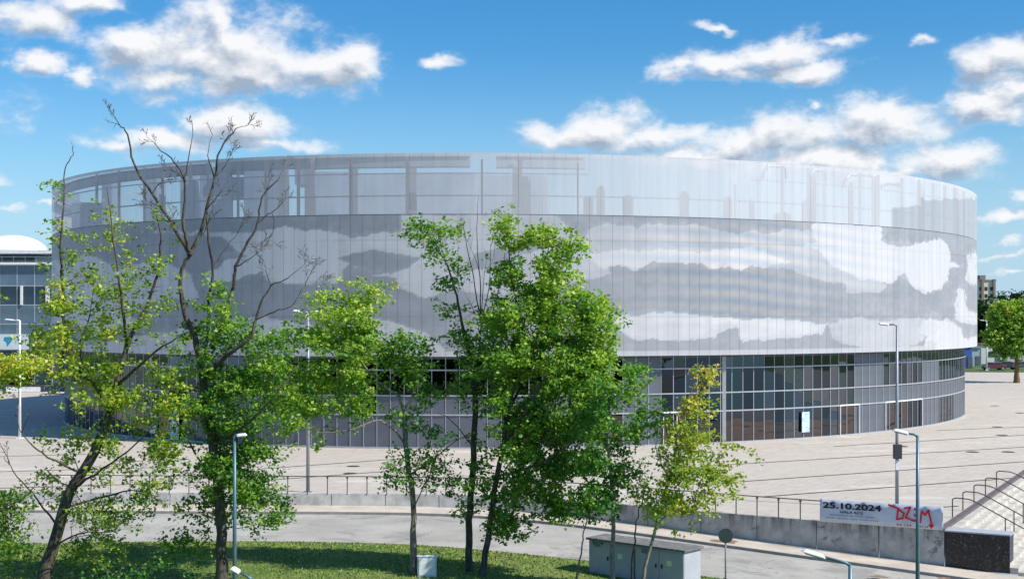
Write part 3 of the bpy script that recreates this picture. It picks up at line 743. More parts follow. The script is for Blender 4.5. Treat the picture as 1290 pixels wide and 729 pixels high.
def is_grey(px, r):
    if 545 <= px <= 602: return r == 1 or (r == 0)
    if 240 < px < 545: return r in (0, 1) and not (r == 1 and (px//37) % 3 == 0)
    if px <= 240: return r == 1 and px < 120
    if 602 < px < 780: return r == 1 or (r == 0 and (px//30) % 2 == 0)
    if 780 <= px < 834: return True
    if 1080 <= px < 1113: return True
    if 1113 <= px < 1240 and r == 1: return True
    if r == 0 and (1163 < px < 1181 or px > 1200): return True
    if r in (2,) and 1163 < px < 1181: return True
    return False
for k in range(-gcols, gcols):
    a0 = Q(k*DG, GI); a1 = Q((k+1)*DG, GI); A0 = Vector((a0[0], a0[1], 0)); A1 = Vector((a1[0], a1[1], 0)); mid = (A0+A1)/2
    px = CX+F*mid.x/mid.y; t_ = (A1-A0).normalized(); n_ = Vector((t_.y, -t_.x, 0)); ang = math.atan2(t_.y, t_.x); w = (A1-A0).length
    for r in range(4):
        z0, z1 = ZR_[r]+.05, ZR_[r+1]-.05; gname = 'grey_panel' if is_grey(px, r) else 'glass_pane'
        tilt = random.uniform(-.006, .006)
        c_ = mid-Vector((ECX, ECY, 0))+n_*(.01 if gname == 'grey_panel' else 0)
        mb = MB(); mb.box((0, 0, 0), (w-.07, .03, z1-z0)); 
        if gname == 'glass_pane' and r == 3 and (px > 1130 or px < 330):
            extra.box((c_.x, c_.y, (z0+z1)/2), (w-.07, .03, z1-z0), rz=ang); continue
        o = mb.build(gname, M['grey_panel'] if gname == 'grey_panel' else GV[(random.choice((0, 3, 3, 4)) if r == 0 else random.choice((0, 2, 4, 4, 2)))], arena, loc=(c_.x, c_.y, (z0+z1)/2)); o.rotation_euler = (tilt, 0, ang+random.uniform(-.004, .004))  # bottom row leans brown: the plaza's reflection is put into the glass tint
        cnt[gname] += 1
    c_ = A0-Vector((ECX, ECY, 0))
    if mull is None:
        mb = MB(); mb.box((0, 0, ZB/2), (.045, .12, ZB)); mull = mb.build('mullion', M['mullion'], arena); o = mull
    else: o = link_copy(mull, arena)
    o.location = (c_.x, c_.y, 0); o.rotation_euler = (0, 0, ang)
print('panes', cnt)
extra.build('transom_glass', M['glass'], arena)['kind'] = 'stuff'
ring(-UV, UV, 300, GI-.10, GI+.06, 2.50, 2.60, M['mullion'], 'transom')
ring(-UV, UV, 300, GI-.12, GI+.08, 3.95, 4.04, M['mullion'], 'transom')
ring(-UV, UV, 300, GI-.10, GI+.06, 5.87, 5.97, M['mullion'], 'transom')
ring(-UV, UV, 300, GI-.14, GI+.10, 0.0, .12, M['mullion'], 'base_rail')
ring(-UV, UV, 300, GI-.04, GI+.12, ZB-.22, ZB, M['roof_steel'], 'head_rail')
ring(-H, H, 200, 9.0, 9.3, .0, ZB, M['interior'], 'inner_wall')
ring(-H, H, 200, GI+.15, 9.2, -.0+.008, .012, M['interior_floor'], 'lobby_floor')
ring(-H, H, 200, GI+2.2, 9.2, 3.75, 4.02, M['interior_floor'], 'gallery_floor')
ring(UV, PER-UV, 200, GI, GI+.1, 0, ZB, M['grey_panel'], 'rear_wall')
for k, px in enumerate(list(range(90, 1210, 62))):
    u = u_of_px(px, 3.0); x, y = Q(u, 3.0); mb = MB(); mb.tube([(x-ECX, y-ECY, .01), (x-ECX, y-ECY, ZB-.01)], .22, 10); mb.build('column', M['pier'], arena, smooth=True)
for px, w, mm, of_ in ((1021,.34,'teal_column',1.7),(912,.30,'mullion',1.12),(768,.24,'mullion',1.12)):
    u = u_of_px(px, of_); x, y = Q(u, of_); mb = MB(); mb.box((x-ECX, y-ECY, ZB/2), (w, .12, ZB-.26)); mb.build('outer_column', M[mm], arena, bevel=.02)
# door frames (white) and posters
pale_poster = mat('pale_blue_poster', (.45,.62,.74), .6, var=.25, scale=2.5, stain=((.75,.80,.84), 3, .5)); wp = mat('white_poster', (.72,.76,.78), .6, var=.1, scale=3)
for (px, w, z0, z1, mm) in ((1015,.85,.55,2.2,pale_poster),(220,.95,.1,2.5,pale_poster),(193,.8,.5,2.4,wp)):
    u = u_of_px(px, GI-.2); x, y = Q(u, GI-.2); x2, y2 = Q(u+.1, GI-.2); mb = MB()
    mb.box((0, 0, 0), (w, .03, z1-z0)); o = mb.build('poster', mm, arena, loc=(x-ECX, y-ECY, (z0+z1)/2)); o.rotation_euler = (0, 0, math.atan2(y2-y, x2-x))
for pxa, pxb in ((835,852),(1057,1081),(1114,1160)):
    ua, ub = u_of_px(pxa, GI), u_of_px(pxb, GI); ring(ua, ub, 8, GI-.14, GI-.05, 2.50, 2.61, M['white_paint'], 'door_head')
    for uu in (ua, ub):
        x, y = Q(uu, GI-.15); mb = MB(); mb.box((x-ECX, y-ECY, 1.25), (.07, .10, 2.5)); mb.build('door_jamb', M['white_paint'], arena)

# ------------------------------------------------------------------ lamps and poles
def lamp_post(base, h, heads, label, m, r=.08, arm=.8, group='lamp posts', head=.7, drop=.12):
    e_ = empty('street_lamp', base, label, 'street lamp', group)
    mb = MB(); mb.tube([(0,0,0),(0,0,h*.5),(0,0,h)], [r, r*.8, r*.62], 10); mb.build('pole', m, e_, smooth=True)
    mb = MB(); mb.box((0,0,.02), (r*4.2, r*4.2, .04)); mb.build('base_plate', m, e_)
    for ang, al in heads:
        dx, dy = math.cos(ang), math.sin(ang)
        mb = MB(); mb.tube([(0,0,h-.02), (dx*.12, dy*.12, h+.06), (dx*al, dy*al, h+al*drop)], [r*.6, r*.5, r*.42], 8); mb.build('arm', m, e_, smooth=True)
        mb = MB(); q = al+head*.42; mb.box((dx*q, dy*q, h+q*drop+.02), (head, .26, .10), rz=ang, ry=-math.atan(drop), taper=.72)
        hd = mb.build('lamp_head', M['lamp_white'], e_, bevel=.03)
        mb = MB(); mb.box((dx*q, dy*q, h+q*drop-.05), (head*.7, .2, .03), rz=ang, ry=-math.atan(drop)); mb.build('lens', M['pole'], hd)
    return e_
def h_for(px, py, base): return CZ-(py-HZ)*base.y/F
b1 = ground(1130, 640); L1 = lamp_post(b1, h_for(1130,410,b1), [(PI, .45)], 'grey lamp post on the plaza behind the banner, grey box on its pole', M['pole'], .10, head=.55, drop=.1)
mb = MB(); mb.box((-.02, -.16, h_for(1130,568,b1)), (.42, .26, .75)); mb.build('control_box', M['dark_steel'], L1, bevel=.02)
mb = MB(); mb.box((0, -.12, h_for(1130,585,b1)), (.2, .04, .5)); mb.build('notice', M['lamp_white'], L1)
b4 = ground(25, 552); lamp_post(b4, h_for(25,404,b4), [(PI, .5)], 'pale lamp post on the plaza in front of the glass office building', M['lamp_white'], .12, head=.8, drop=.1)
b5 = ground(388, 619.5); lamp_post(b5, h_for(388,394,b5), [(PI, .35), (0, .35)], 'tall grey lamp post with two heads standing behind the low concrete wall', M['pole'], .11, head=.55, drop=.15)
def near_lamp(px, py, d, ang, al, label, head=.62, drop=.12, zg=-1.2):
    top = at(px, py, d); lamp_post(Vector((top.x, top.y, zg)), top.z-zg, [(ang, al)], label, M['teal_pole'], .085, head=head, drop=drop)
near_lamp(1156, 549, 48, PI, .35, 'blue-green lamp post in front of the banner, its white head pointing left', .58, .25)
near_lamp(1071, 711, 38, PI, .72, 'short blue-green lamp post at the bottom edge, its white head pointing left', .70, .3)
near_lamp(295.5, 549, 48, 0, .10, 'slender blue-green lamp post among the trees on the left', .36, .1)
near_lamp(318, 729, 38, PI*.97, .35, 'low blue lamp post at the bottom edge beside the left trees', .3, .5)
b_ = ground(1243, 466.5); lamp_post(b_, h_for(1243,404,b_), [(PI, .5)], 'pale distant lamp post beyond the plaza, left of the round green tree', M['lamp_white'], .16, head=.8, drop=.1)

# round road sign seen from behind
p = at(914, 674, 57.5); zg = zr(p.x)-.05
sg = empty('road_sign', (p.x, p.y, zg), 'round road sign seen from its grey back on a thin post beside the road', 'road sign')
mb = MB(); mb.tube([(0,0,0),(0,0,p.z-zg+.25)], .035, 8); mb.build('post', M['pole'], sg, smooth=True)
mb = MB(); mb.tube([(0,-.05,p.z-zg),(.0,-.075,p.z-zg)], .31, 24); mb.build('sign_disc', mat('sign_back', (.05,.075,.08), .5, .3), sg)
mb = MB(); mb.box((0,-.045,p.z-zg+.1), (.3,.03,.04)); mb.box((0,-.045,p.z-zg-.1), (.3,.03,.04)); mb.build('clamp', M['steel'], sg)

# utility kiosk
ks = ground(742, 724, -1.0); zt = CZ-(676-HZ)*ks.y/F; kd = Vector((.80, -.60, 0)); kn = Vector((kd.y, -kd.x, 0))
Kz = -1.02; KH = zt-Kz
kr_ = at(862, 692, (CZ-zt)*F/(692-HZ)); kl_ = at(742, 676, ks.y); kv = Vector((kr_.x-kl_.x, kr_.y-kl_.y, 0)); KW = kv.length; kd = kv.normalized(); kn = Vector((kd.y, -kd.x, 0))
ko = Vector((kl_.x, kl_.y, Kz)); rzk = math.atan2(kd.y, kd.x)
M['kiosk'] = mat('grey_cabinet_paint', (.44,.46,.52), .55, 0, .08, 1.2, stain=((.22,.23,.24), 2, .6)); M['kiosk_roof'] = mat('cabinet_roof', (.16,.16,.17), .8, stain=((.32,.28,.20), 4, .52))
M['sticker'] = mat('warning_sticker', (.75,.76,.62), .6); M['seam'] = mat('dark_seam', (.03,.03,.035), .8)
kk = empty('utility_cabinet', ko, 'pair of grey utility cabinets under one flat roof behind the thin tree trunks', 'utility cabinet', rz=rzk)
gapw = .07; W1 = KW*.485; W2 = KW-W1-gapw
for x0, w in ((0, W1), (W1+gapw, W2)):
    mb = MB(); mb.box((x0+w/2, .6, KH/2-.05), (w, 1.2, KH-.10)); body = mb.build('cabinet_body', M['kiosk'], kk, bevel=.01)
    dn = 2
    for j in range(dn):
        dw = w/dn; mb = MB(); mb.box((x0+dw*(j+.5), -.015, KH/2-.02), (dw-.05, .03, KH-.34)); dr = mb.build('door', M['kiosk'], kk, bevel=.006)
        mb = MB(); mb.box((x0+dw*(j+.5)+(dw*.38 if j == 0 else -dw*.38), -.05, KH*.52), (.05, .05, .16)); mb.build('handle', M['seam'], dr)
        if j == 1:
            mb = MB(); mb.box((x0+dw*(j+.5)-.1, -.034, KH*.62), (.24, .008, .22)); mb.build('warning_sticker', M['sticker'], dr)
    mb = MB()
    for q in range(4): mb.box((x0+w*.2, -.038, KH*.80+q*.05), (.3, .012, .02))
    mb.build('vent_slats', M['seam'], kk)
mb = MB(); mb.box((KW/2, .6, KH-.05), (KW+.2, 1.42, .09)); mb.build('roof', M['kiosk_roof'], kk, bevel=.01)
mb = MB(); mb.box((KW/2, .6, -.03), (KW+.1, 1.3, .14)); mb.build('plinth', M['kerb'], kk)
# small white box by the thin trunk
p = ground(538, 726, -.70); bx = empty('junction_box', p, 'small pale box on the grass right of the slim straight trunk', 'utility cabinet', rz=.05)
mb = MB(); mb.box((0, 0, .42), (.78, .35, .84)); mb.build('cabinet_body', mat('pale_box_paint', (.62,.68,.74), .5), bx, bevel=.015)
mb = MB(); mb.box((0, 0, .86), (.84, .4, .04)); mb.build('lid', M['lamp_white'], bx, bevel=.01)
mb = MB(); mb.box((0, -.185, .44), (.66, .02, .70)); mb.build('door', M['lamp_white'], bx, bevel=.01)

# ------------------------------------------------------------------ trees
m, t, b = new_mat('bark'); M['bark'] = m
co = t.nodes.new('ShaderNodeTexCoord').outputs['Object']; mp = t.nodes.new('ShaderNodeMapping'); mp.inputs['Scale'].default_value = (1, 1, .25); t.links.new(co, mp.inputs[0])
n1 = noise_tex(t, mp.outputs[0], 9, 6, .7); c = mixc(t, maprange(t, n1, .35, .7), (.045,.038,.03), (.16,.135,.11))
t.links.new(c, b.inputs['Base Color']); b.inputs['Roughness'].default_value = .95
bn = t.nodes.new('ShaderNodeBump'); bn.inputs['Strength'].default_value = .9; bn.inputs['Distance'].default_value = .04; t.links.new(noise_tex(t, mp.outputs[0], 22, 5, .7), bn.inputs['Height']); t.links.new(bn.outputs[0], b.inputs['Normal'])
M['bark_pale'] = mat('pale_bark', (.24,.215,.18), .95, 0, .4, 9, .6, 22)
M['bark_grey'] = mat('dry_grey_bark', (.15,.135,.125), .95, 0, .4, 8)
def leaf_mat(name, stops, transl=.34):
    m, t, b = new_mat(name); a_ = t.nodes.new('ShaderNodeAttribute'); a_.attribute_name = 'tint'
    c = ramp(t, a_.outputs['Fac'], stops); t.links.new(c, b.inputs['Base Color']); b.inputs['Roughness'].default_value = .5; b.inputs['Specular IOR Level'].default_value = .35
    tl = t.nodes.new('ShaderNodeBsdfTranslucent'); hs_ = mixc(t, 1., c, (1.35,1.45,.55), 'MULTIPLY'); t.links.new(hs_, tl.inputs[0])
    mx = t.nodes.new('ShaderNodeMixShader'); mx.inputs[0].default_value = transl; t.links.new(b.outputs[0], mx.inputs[1]); t.links.new(tl.outputs[0], mx.inputs[2])
    t.links.new(mx.outputs[0], t.nodes['Material Output'].inputs[0]); return m
LM = {'bright': leaf_mat('bright_green_leaves', [(0,(.035,.125,.025)),(.4,(.12,.28,.04)),(.75,(.28,.46,.055)),(1,(.48,.57,.10))]),
      'deep': leaf_mat('deep_green_leaves', [(0,(.03,.12,.03)),(.5,(.085,.25,.04)),(.85,(.19,.38,.05)),(1,(.34,.46,.07))]),
      'olive': leaf_mat('yellow_green_leaves', [(0,(.05,.14,.025)),(.4,(.19,.33,.04)),(.8,(.42,.52,.06)),(1,(.60,.56,.09))]),
      'yellow': leaf_mat('yellowing_leaves', [(0,(.10,.21,.03)),(.45,(.30,.42,.06)),(.8,(.52,.54,.08)),(1,(.60,.42,.08))]),
      'far': leaf_mat('far_foliage', [(0,(.02,.05,.018)),(.5,(.035,.085,.022)),(1,(.08,.14,.03))], .2)}
def leaves(centres, nper, sigma, size, tints, rg, droop=.3, flat=.8, void=-.10):
    """many small folded leaves scattered round the twig ends; tints is one value per centre"""
    f_ = .9 if size < .3 else .45; centres = np.asarray(centres); tints = np.asarray(tints); K = 3; nper = max(3, int(nper*2.7/K))
    o = rg.normal(0, 1, (len(centres)*K, 3))*sigma*1.05; o[:, 2] *= flat
    centres = np.repeat(centres, K, 0)+o; tints = np.repeat(tints, K)+rg.normal(0, .07, len(centres))
    ph_ = rg.uniform(0, 50); nv = np.array([mnoise.noise(Vector((float(q[0])*f_+ph_, float(q[1])*f_, float(q[2])*f_*1.3))) for q in centres])
    keep = nv > (void if size < .3 else -1); centres = centres[keep]; tints = tints[keep]+nv[keep]*.45-.04
    n = len(centres)*nper; c = np.repeat(centres, nper, 0)
    o = rg.normal(0, 1, (n, 3))*sigma*.56; o[:, 2] *= .6; c = c+o
    tnt = np.clip(np.repeat(tints, nper)+rg.normal(0, .17, n), 0, 1)
    nz = rg.normal(0, .75, (n, 3)); nz[:, 2] += .85; nz /= np.linalg.norm(nz, axis=1)[:, None]
    a = rg.normal(0, 1, (n, 3)); a[:, 2] -= droop; a -= nz*(a*nz).sum(1)[:, None]; a /= np.linalg.norm(a, axis=1)[:, None]
    b_ = np.cross(nz, a); s = size*.86*rg.uniform(.55, 1.4, n)[:, None]
    v = np.stack([c-a*s*.5, c+b_*s*.42+nz*s*.10, c+a*s*.62, c-b_*s*.42+nz*s*.10], 1).reshape(-1, 3)
    q = np.arange(n*4).reshape(n, 4); f = np.concatenate([q[:, [0, 1, 2]], q[:, [0, 2, 3]]])
    return v, f, np.repeat(tnt, 4)
def grow(limbs, blobs, rg, twig=.022, jitter=.25):
    """twigs from the limbs to every leaf cluster; returns (polylines with radii, centres, tints)"""
    nodes = []; rad = []
    for pts, rs in limbs:
        for a, b_, ra_, rb_ in zip(pts, pts[1:], rs, rs[1:]):
            n = max(2, int((b_-a).length/.25))
            for k in range(n): nodes.append(a+(b_-a)*(k/n)); rad.append(ra_+(rb_-ra_)*k/n)
    N0 = np.array([p[:] for p in nodes]); R0 = list(rad); lines = []; cen = []; tin = []
    att = []
    for (c, ax, n, tint, nper) in blobs:
        for _ in range(n):
            d = rg.normal(0, 1, 3); d /= np.linalg.norm(d); r_ = rg.uniform(.25, 1)**.5
            att.append((np.array(c[:])+d*r_*np.array(ax), tint+rg.normal(0, .08)))
    dist = [np.min(np.linalg.norm(N0-a[0], axis=1)) for a in att]
    arr = np.zeros((len(N0)+len(att)*3, 3)); arr[:len(N0)] = N0; cnt_ = len(N0); pen = np.zeros(len(arr)); 
    for i in np.argsort(dist):
        p, ti = att[i]
        dd = np.linalg.norm(arr[:cnt_]-p, axis=1)
        below = np.maximum(0, arr[:cnt_, 2]-p[2])            # branches rise outwards
        j = np.argmin(dd+below*.8+pen[:cnt_]*.25); q = arr[j]; l = dd[j]
        if l < .08: continue
        m1 = q+(p-q)*.4+rg.normal(0, 1, 3)*l*.10+np.array([0, 0, l*.08]); m2 = q+(p-q)*.75+rg.normal(0, 1, 3)*l*.08+np.array([0, 0, l*.05])
        r_ = min(R0[j]*.8, twig*(.6+l*.5)); rr = [r_, r_*.75, r_*.55, r_*.3]
        lines.append(([Vector(q), Vector(m1), Vector(m2), Vector(p)], rr))
        for k, x in enumerate((m1, m2, p)): arr[cnt_] = x; pen[cnt_] = pen[j]+l*(k+1)/3; R0.append(rr[k+1]); cnt_ += 1
        cen.append(p); tin.append(ti)
        if l > .7: cen.append(m2); tin.append(ti-.05)
    return lines, cen, tin
def curve(pts, rs, n=3, wob=.0, rg=None):
    """smooth a traced limb"""
    out = []; ro_ = []
    P_ = [pts[0]]+list(pts)+[pts[-1]]; R_ = [rs[0]]+list(rs)+[rs[-1]]
    for i in range(1, len(P_)-2):
        for k in range(n):
            u = k/n; a, b_, c, d = P_[i-1], P_[i], P_[i+1], P_[i+2]
            q = .5*((2*b_)+(c-a)*u+(2*a-5*b_+4*c-d)*u*u+(3*b_-a-3*c+d)*u**3)
            if wob and rg is not None: q = q+Vector(rg.normal(0, wob, 3))
            out.append(q); ro_.append(R_[i]+(R_[i+1]-R_[i])*u)
    out.append(pts[-1]); ro_.append(rs[-1]); return out, ro_
def bare(start, dirv, length, r, lvl, rg, out):
    n = 5; pts = [start]; d = dirv.normalized(); p = start
    for k in range(n):
        d = (d+Vector(rg.normal(0, .16, 3))+Vector((0, 0, .05))).normalized(); p = p+d*(length/n); pts.append(p)
    out.append((pts, [r*(1-.75*k/n) for k in range(n+1)]))
    if lvl <= 0: return
    for k in range(2, n+1):
        for _ in range(1 if k < n else 2):
            if rg.random() < .8:
                ax = Vector(rg.normal(0, 1, 3)).cross(d).normalized(); dd = (d*math.cos(.75)+ax*math.sin(.75)*rg.uniform(.7, 1.1)).normalized()
                bare(pts[k], dd, length*rg.uniform(.35, .6), max(.011, r*(1-.75*k/n)*.62), lvl-1, rg, out)
def tree(name, label, d, limbs_px, blobs_px, leafm, size, bark, seed, nper=18, sigma=.28, twig=.02, bares=(), cat='tree', group=None, zg=None, trunk_n=1):
    """limbs_px: list of [(col,row[,depth offset])...], r0, r1 ; blobs: (col,row,rx,ry in photo px, rz m, clusters, tint[, dy])"""
    rg = np.random.default_rng(seed); base = at(limbs_px[0][0][0][0], limbs_px[0][0][0][1], d)
    if zg is None: zg = zr(base.x)-.1
    org = Vector((base.x, base.y, zg)); root = empty(name, org, label, cat, group)
    lim = []; k = d/F
    for j, (pts, r0, r1) in enumerate(limbs_px):
        pw = [at(p[0], p[1], d+(p[2] if len(p) > 2 else 0))-org for p in pts]
        if j < trunk_n and pw[0].z > .05:
            g_ = pw[0].copy(); g_.z = -.1; g_.x -= (pw[1].x-pw[0].x)*.3; pw = [g_]+pw
        n = len(pw); ra_ = [r0+(r1-r0)*(i/(n-1))**.8 for i in range(n)]
        if j < trunk_n: ra_[0] *= 1.35
        lim.append(curve(pw, ra_, 4, .02, rg))
    bl = []
    for B in blobs_px:
        c = at(B[0], B[1], d+(B[7] if len(B) > 7 else 0))-org; bl.append((c, (B[2]*k, B[4], B[3]*k), B[5], B[6], nper))
    lines, cen, tin = grow(lim, bl, rg, twig) if bl else ([], [], [])
    extra = []
    for (x, y, dx, dy, ln, lvl, r) in bares:
        bare(at(x, y, d)-org, Vector((dx, rg.normal(0, .35), -dy)), ln*.92, r*1.8, lvl+(1 if lvl == 2 else 0), rg, extra)
    mb = MB(); [mb.tube(p, r, 9) for p, r in lim[:trunk_n]]; mb.build('trunk', bark, root, smooth=True)
    for p, r in lim[trunk_n:]:
        mb = MB(); mb.tube(p, r, 7); mb.build('limb', bark, root, smooth=True)
    mb = MB(); [mb.tube(p, r, 4, cap=False) for p, r in lines]
    if mb.v: mb.build('twigs', bark, root)['kind'] = 'stuff'
    if extra:
        mb = MB(); [mb.tube(p, r, 4, cap=False) for p, r in extra]; mb.build('bare_twigs', M['bark_grey'], root)['kind'] = 'stuff'
    if cen:
        v, f, tn = leaves(cen, nper, sigma, size, np.array(tin), rg)
        np_mesh('foliage', v, f, leafm, root, attrs={'tint': tn})['kind'] = 'stuff'
    return root

# A: big leaning tree on the left
tree('deciduous_tree', 'large dark leaning tree on the far left, with sparse yellow-green leaves on tall limbs', 53.5,
 [([(47,760),(66,690),(88,622),(118,570),(140,520)],.26,.17),
  ([(138,525),(130,500),(112,478),(92,462),(82,430),(80,380),(76,320),(80,260),(82,215,.4),(92,196,.4)],.12,.015),
  ([(139,522),(150,470,.2),(166,420,.4),(184,388,.6),(199,345,.6),(202,300,.4),(198,270,.3)],.14,.02),
  ([(160,436,.3),(156,400,-.6),(148,345,-.9),(141,290,-1),(135,235,-1)],.08,.012),
  ([(146,486),(176,460,-.8),(205,436,-1.2),(226,424,-1.5)],.08,.02),
  ([(110,476),(100,440,1),(112,400,1.4),(120,350,1.5)],.06,.012),
  ([(92,614),(130,590,-1),(170,560,-2),(205,520,-2.4)],.06,.015),
  ([(80,640),(120,628,1),(165,618,1.5),(200,625,2)],.06,.015),
  ([(66,690),(100,672,-1.5),(150,668,-2.2)],.05,.012),
  ([(100,595),(60,575,-1),(40,560,-1.2),(28,545,-1.2),(20,525,-1.2)],.05,.01),
  ([(74,664),(48,630,.8),(22,600,1),(5,575,1)],.05,.01)],
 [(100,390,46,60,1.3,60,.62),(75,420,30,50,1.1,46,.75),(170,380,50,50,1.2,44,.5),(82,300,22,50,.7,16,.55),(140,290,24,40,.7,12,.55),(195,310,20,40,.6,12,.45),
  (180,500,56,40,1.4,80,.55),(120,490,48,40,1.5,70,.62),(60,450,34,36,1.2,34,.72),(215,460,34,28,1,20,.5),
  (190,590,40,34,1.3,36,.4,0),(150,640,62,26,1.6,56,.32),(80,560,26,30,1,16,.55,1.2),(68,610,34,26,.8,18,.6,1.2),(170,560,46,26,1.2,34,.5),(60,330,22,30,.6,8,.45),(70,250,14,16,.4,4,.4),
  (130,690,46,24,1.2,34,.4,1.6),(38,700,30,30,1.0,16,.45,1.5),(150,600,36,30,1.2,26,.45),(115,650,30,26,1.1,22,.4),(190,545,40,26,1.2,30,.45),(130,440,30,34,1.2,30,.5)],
 LM['olive'], .15, M['bark'], 11, nper=15, sigma=.26, twig=.022,
 bares=((20,525,-.3,-1,1.2,2,.02),(12,585,-.6,-1,1.0,2,.02),(92,196,.2,-1,.5,1,.012),(28,545,.4,-1,1.1,1,.018)))
# B: tree with bare crown
Bl = [([(280,760),(279,690),(276,620),(268,560),(258,500),(252,455)],.24,.15),
  ([(254,470),(246,425),(234,400),(228,369),(229,340),(239,321)],.13,.07),
  ([(253,465),(262,420,.5),(264,377,.6),(268,336,.6),(262,300,.5),(262,268,.4)],.08,.04),
  ([(239,321),(231,307),(217,282),(192,245,.3),(169,208,.4),(161,169,.4),(151,158,.4)],.10,.022),
  ([(239,321),(234,300,-.3),(231,274,-.4),(233,229,-.5),(219,204,-.6),(202,190,-.7)],.09,.02),
  ([(233,229,-.5),(237,200,-.5),(243,166,-.5)],.04,.01),
  ([(239,321),(248,303),(262,262),(270,225),(278,188),(297,162)],.10,.022),
  ([(270,225),(262,195,.5),(268,170,.7)],.03,.008),
  ([(268,440,.2),(283,395,.4),(295,360,.6),(297,336,.6),(309,311,.6),(324,282,.5),(330,249,.4),(352,224,.3)],.11,.022),
  ([(324,282,.5),(342,268,.6),(344,292,.7),(322,312,.7)],.03,.01),
  ([(268,336,.6),(280,318,.8),(299,294,.9)],.035,.008),
  ([(262,470),(290,445,-1),(315,425,-1.2),(322,402,-1.2),(330,381,-1.2),(342,360,-1.2),(363,350,-1.2)],.10,.02),
  ([(322,402,-1.2),(345,392,-1.2),(366,386,-1.3),(384,360,-1.3)],.04,.01),
  ([(270,560),(310,535,-1.5),(345,500,-2),(375,460,-2)],.08,.02),
  ([(275,610),(245,570,1),(222,530,1.4),(205,500,1.4)],.06,.015),
  ([(277,640),(315,615,1),(340,600,1.2)],.05,.015)]
tree('deciduous_tree', 'tall tree whose leafless forked crown rises in front of the arena, green leaves below', 54.5, Bl,
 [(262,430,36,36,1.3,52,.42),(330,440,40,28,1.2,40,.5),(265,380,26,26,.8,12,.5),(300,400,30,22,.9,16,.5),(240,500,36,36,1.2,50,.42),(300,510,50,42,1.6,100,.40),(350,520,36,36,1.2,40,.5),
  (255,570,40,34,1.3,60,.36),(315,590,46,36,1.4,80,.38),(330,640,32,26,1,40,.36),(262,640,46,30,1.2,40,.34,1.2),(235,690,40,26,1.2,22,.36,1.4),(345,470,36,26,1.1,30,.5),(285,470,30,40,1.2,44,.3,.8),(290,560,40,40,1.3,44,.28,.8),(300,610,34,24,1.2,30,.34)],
 LM['bright'], .155, M['bark'], 12, nper=17, sigma=.27,
 bares=[(151,158,-.3,-1,.7,2,.014),(151,158,-1,-.3,.6,1,.012),(202,190,-.6,-1,.8,2,.014),(243,166,.1,-1,.5,2,.012),(297,162,1,-.4,.8,2,.014),(278,188,.6,-1,.9,2,.014),(268,170,-.3,-1,.5,1,.01),
  (192,245,.2,-1,1.1,2,.018),(170,208,-.5,-.8,.6,1,.012),(233,229,-.5,-1,.9,2,.018),(270,225,.8,-1,1.2,2,.018),(262,262,.7,-.7,1.2,2,.02),(248,303,1,-.8,1.4,2,.02),(352,224,.2,-1,.8,2,.014),(330,249,.8,-.8,1,2,.016),
  (342,268,.7,-.8,.9,2,.014),(309,311,1,-.2,1.2,2,.018),(299,294,.3,-1,.8,2,.014),(363,350,1,-.7,1.1,2,.016),(342,360,-.3,-1,1.1,2,.016),(384,360,.2,-1,.9,2,.014),(384,360,1,-.2,.9,2,.014),(217,282,-1,-.6,1.4,2,.02),(297,336,1,-.1,1.3,2,.02),(366,386,1,.0,.8,1,.014),(231,307,-.6,-.7,1.6,2,.02),(322,312,1,.4,.7,1,.012)])
# D: slim straight tree with a light green crown swept to the left
tree('deciduous_tree', 'slim pale straight trunk left of the small pale box, crown swept left', 57,
 [([(520,727),(520,680),(520,630),(513,580),(510,540),(508,512)],.13,.10),
  ([(508,514),(503,500),(490,490),(476,480),(455,455,-.5),(430,430,-.8),(410,410,-1)],.08,.02),
  ([(490,490),(500,460,.4),(496,440,.5),(470,410,.3),(450,370,0)],.06,.015),
  ([(510,516),(521,495),(532,470,.4),(545,440,.6)],.05,.012),
  ([(511,560),(480,530,-.6),(440,542,-1),(400,545,-1.2)],.05,.015),
  ([(515,600),(548,575,.4),(575,555,.6),(600,545,.6)],.04,.01)],
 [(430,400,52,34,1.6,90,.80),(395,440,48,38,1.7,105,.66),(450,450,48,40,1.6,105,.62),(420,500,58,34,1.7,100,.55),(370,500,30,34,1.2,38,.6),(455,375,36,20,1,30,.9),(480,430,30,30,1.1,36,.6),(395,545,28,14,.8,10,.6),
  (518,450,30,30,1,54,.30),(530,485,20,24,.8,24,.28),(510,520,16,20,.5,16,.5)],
 LM['bright'], .16, M['bark_pale'], 13, nper=17, sigma=.27, twig=.02)
tree('shrub', 'loose green suckers growing round the lower half of the slim straight trunk', 56.3,
 [([(521,640),(505,600),(488,560)],.03,.01),([(520,640),(540,600),(560,560),(600,548)],.03,.008),([(521,640),(518,600),(505,570)],.02,.008)],
 [(525,590,40,30,1,34,.4),(485,600,16,16,.5,8,.45),(560,600,22,18,.7,12,.4),(530,550,28,20,.8,16,.3),(555,540,20,12,.6,6,.3)],
 LM['deep'], .14, M['bark'], 14, nper=13, sigma=.26, cat='shrub')
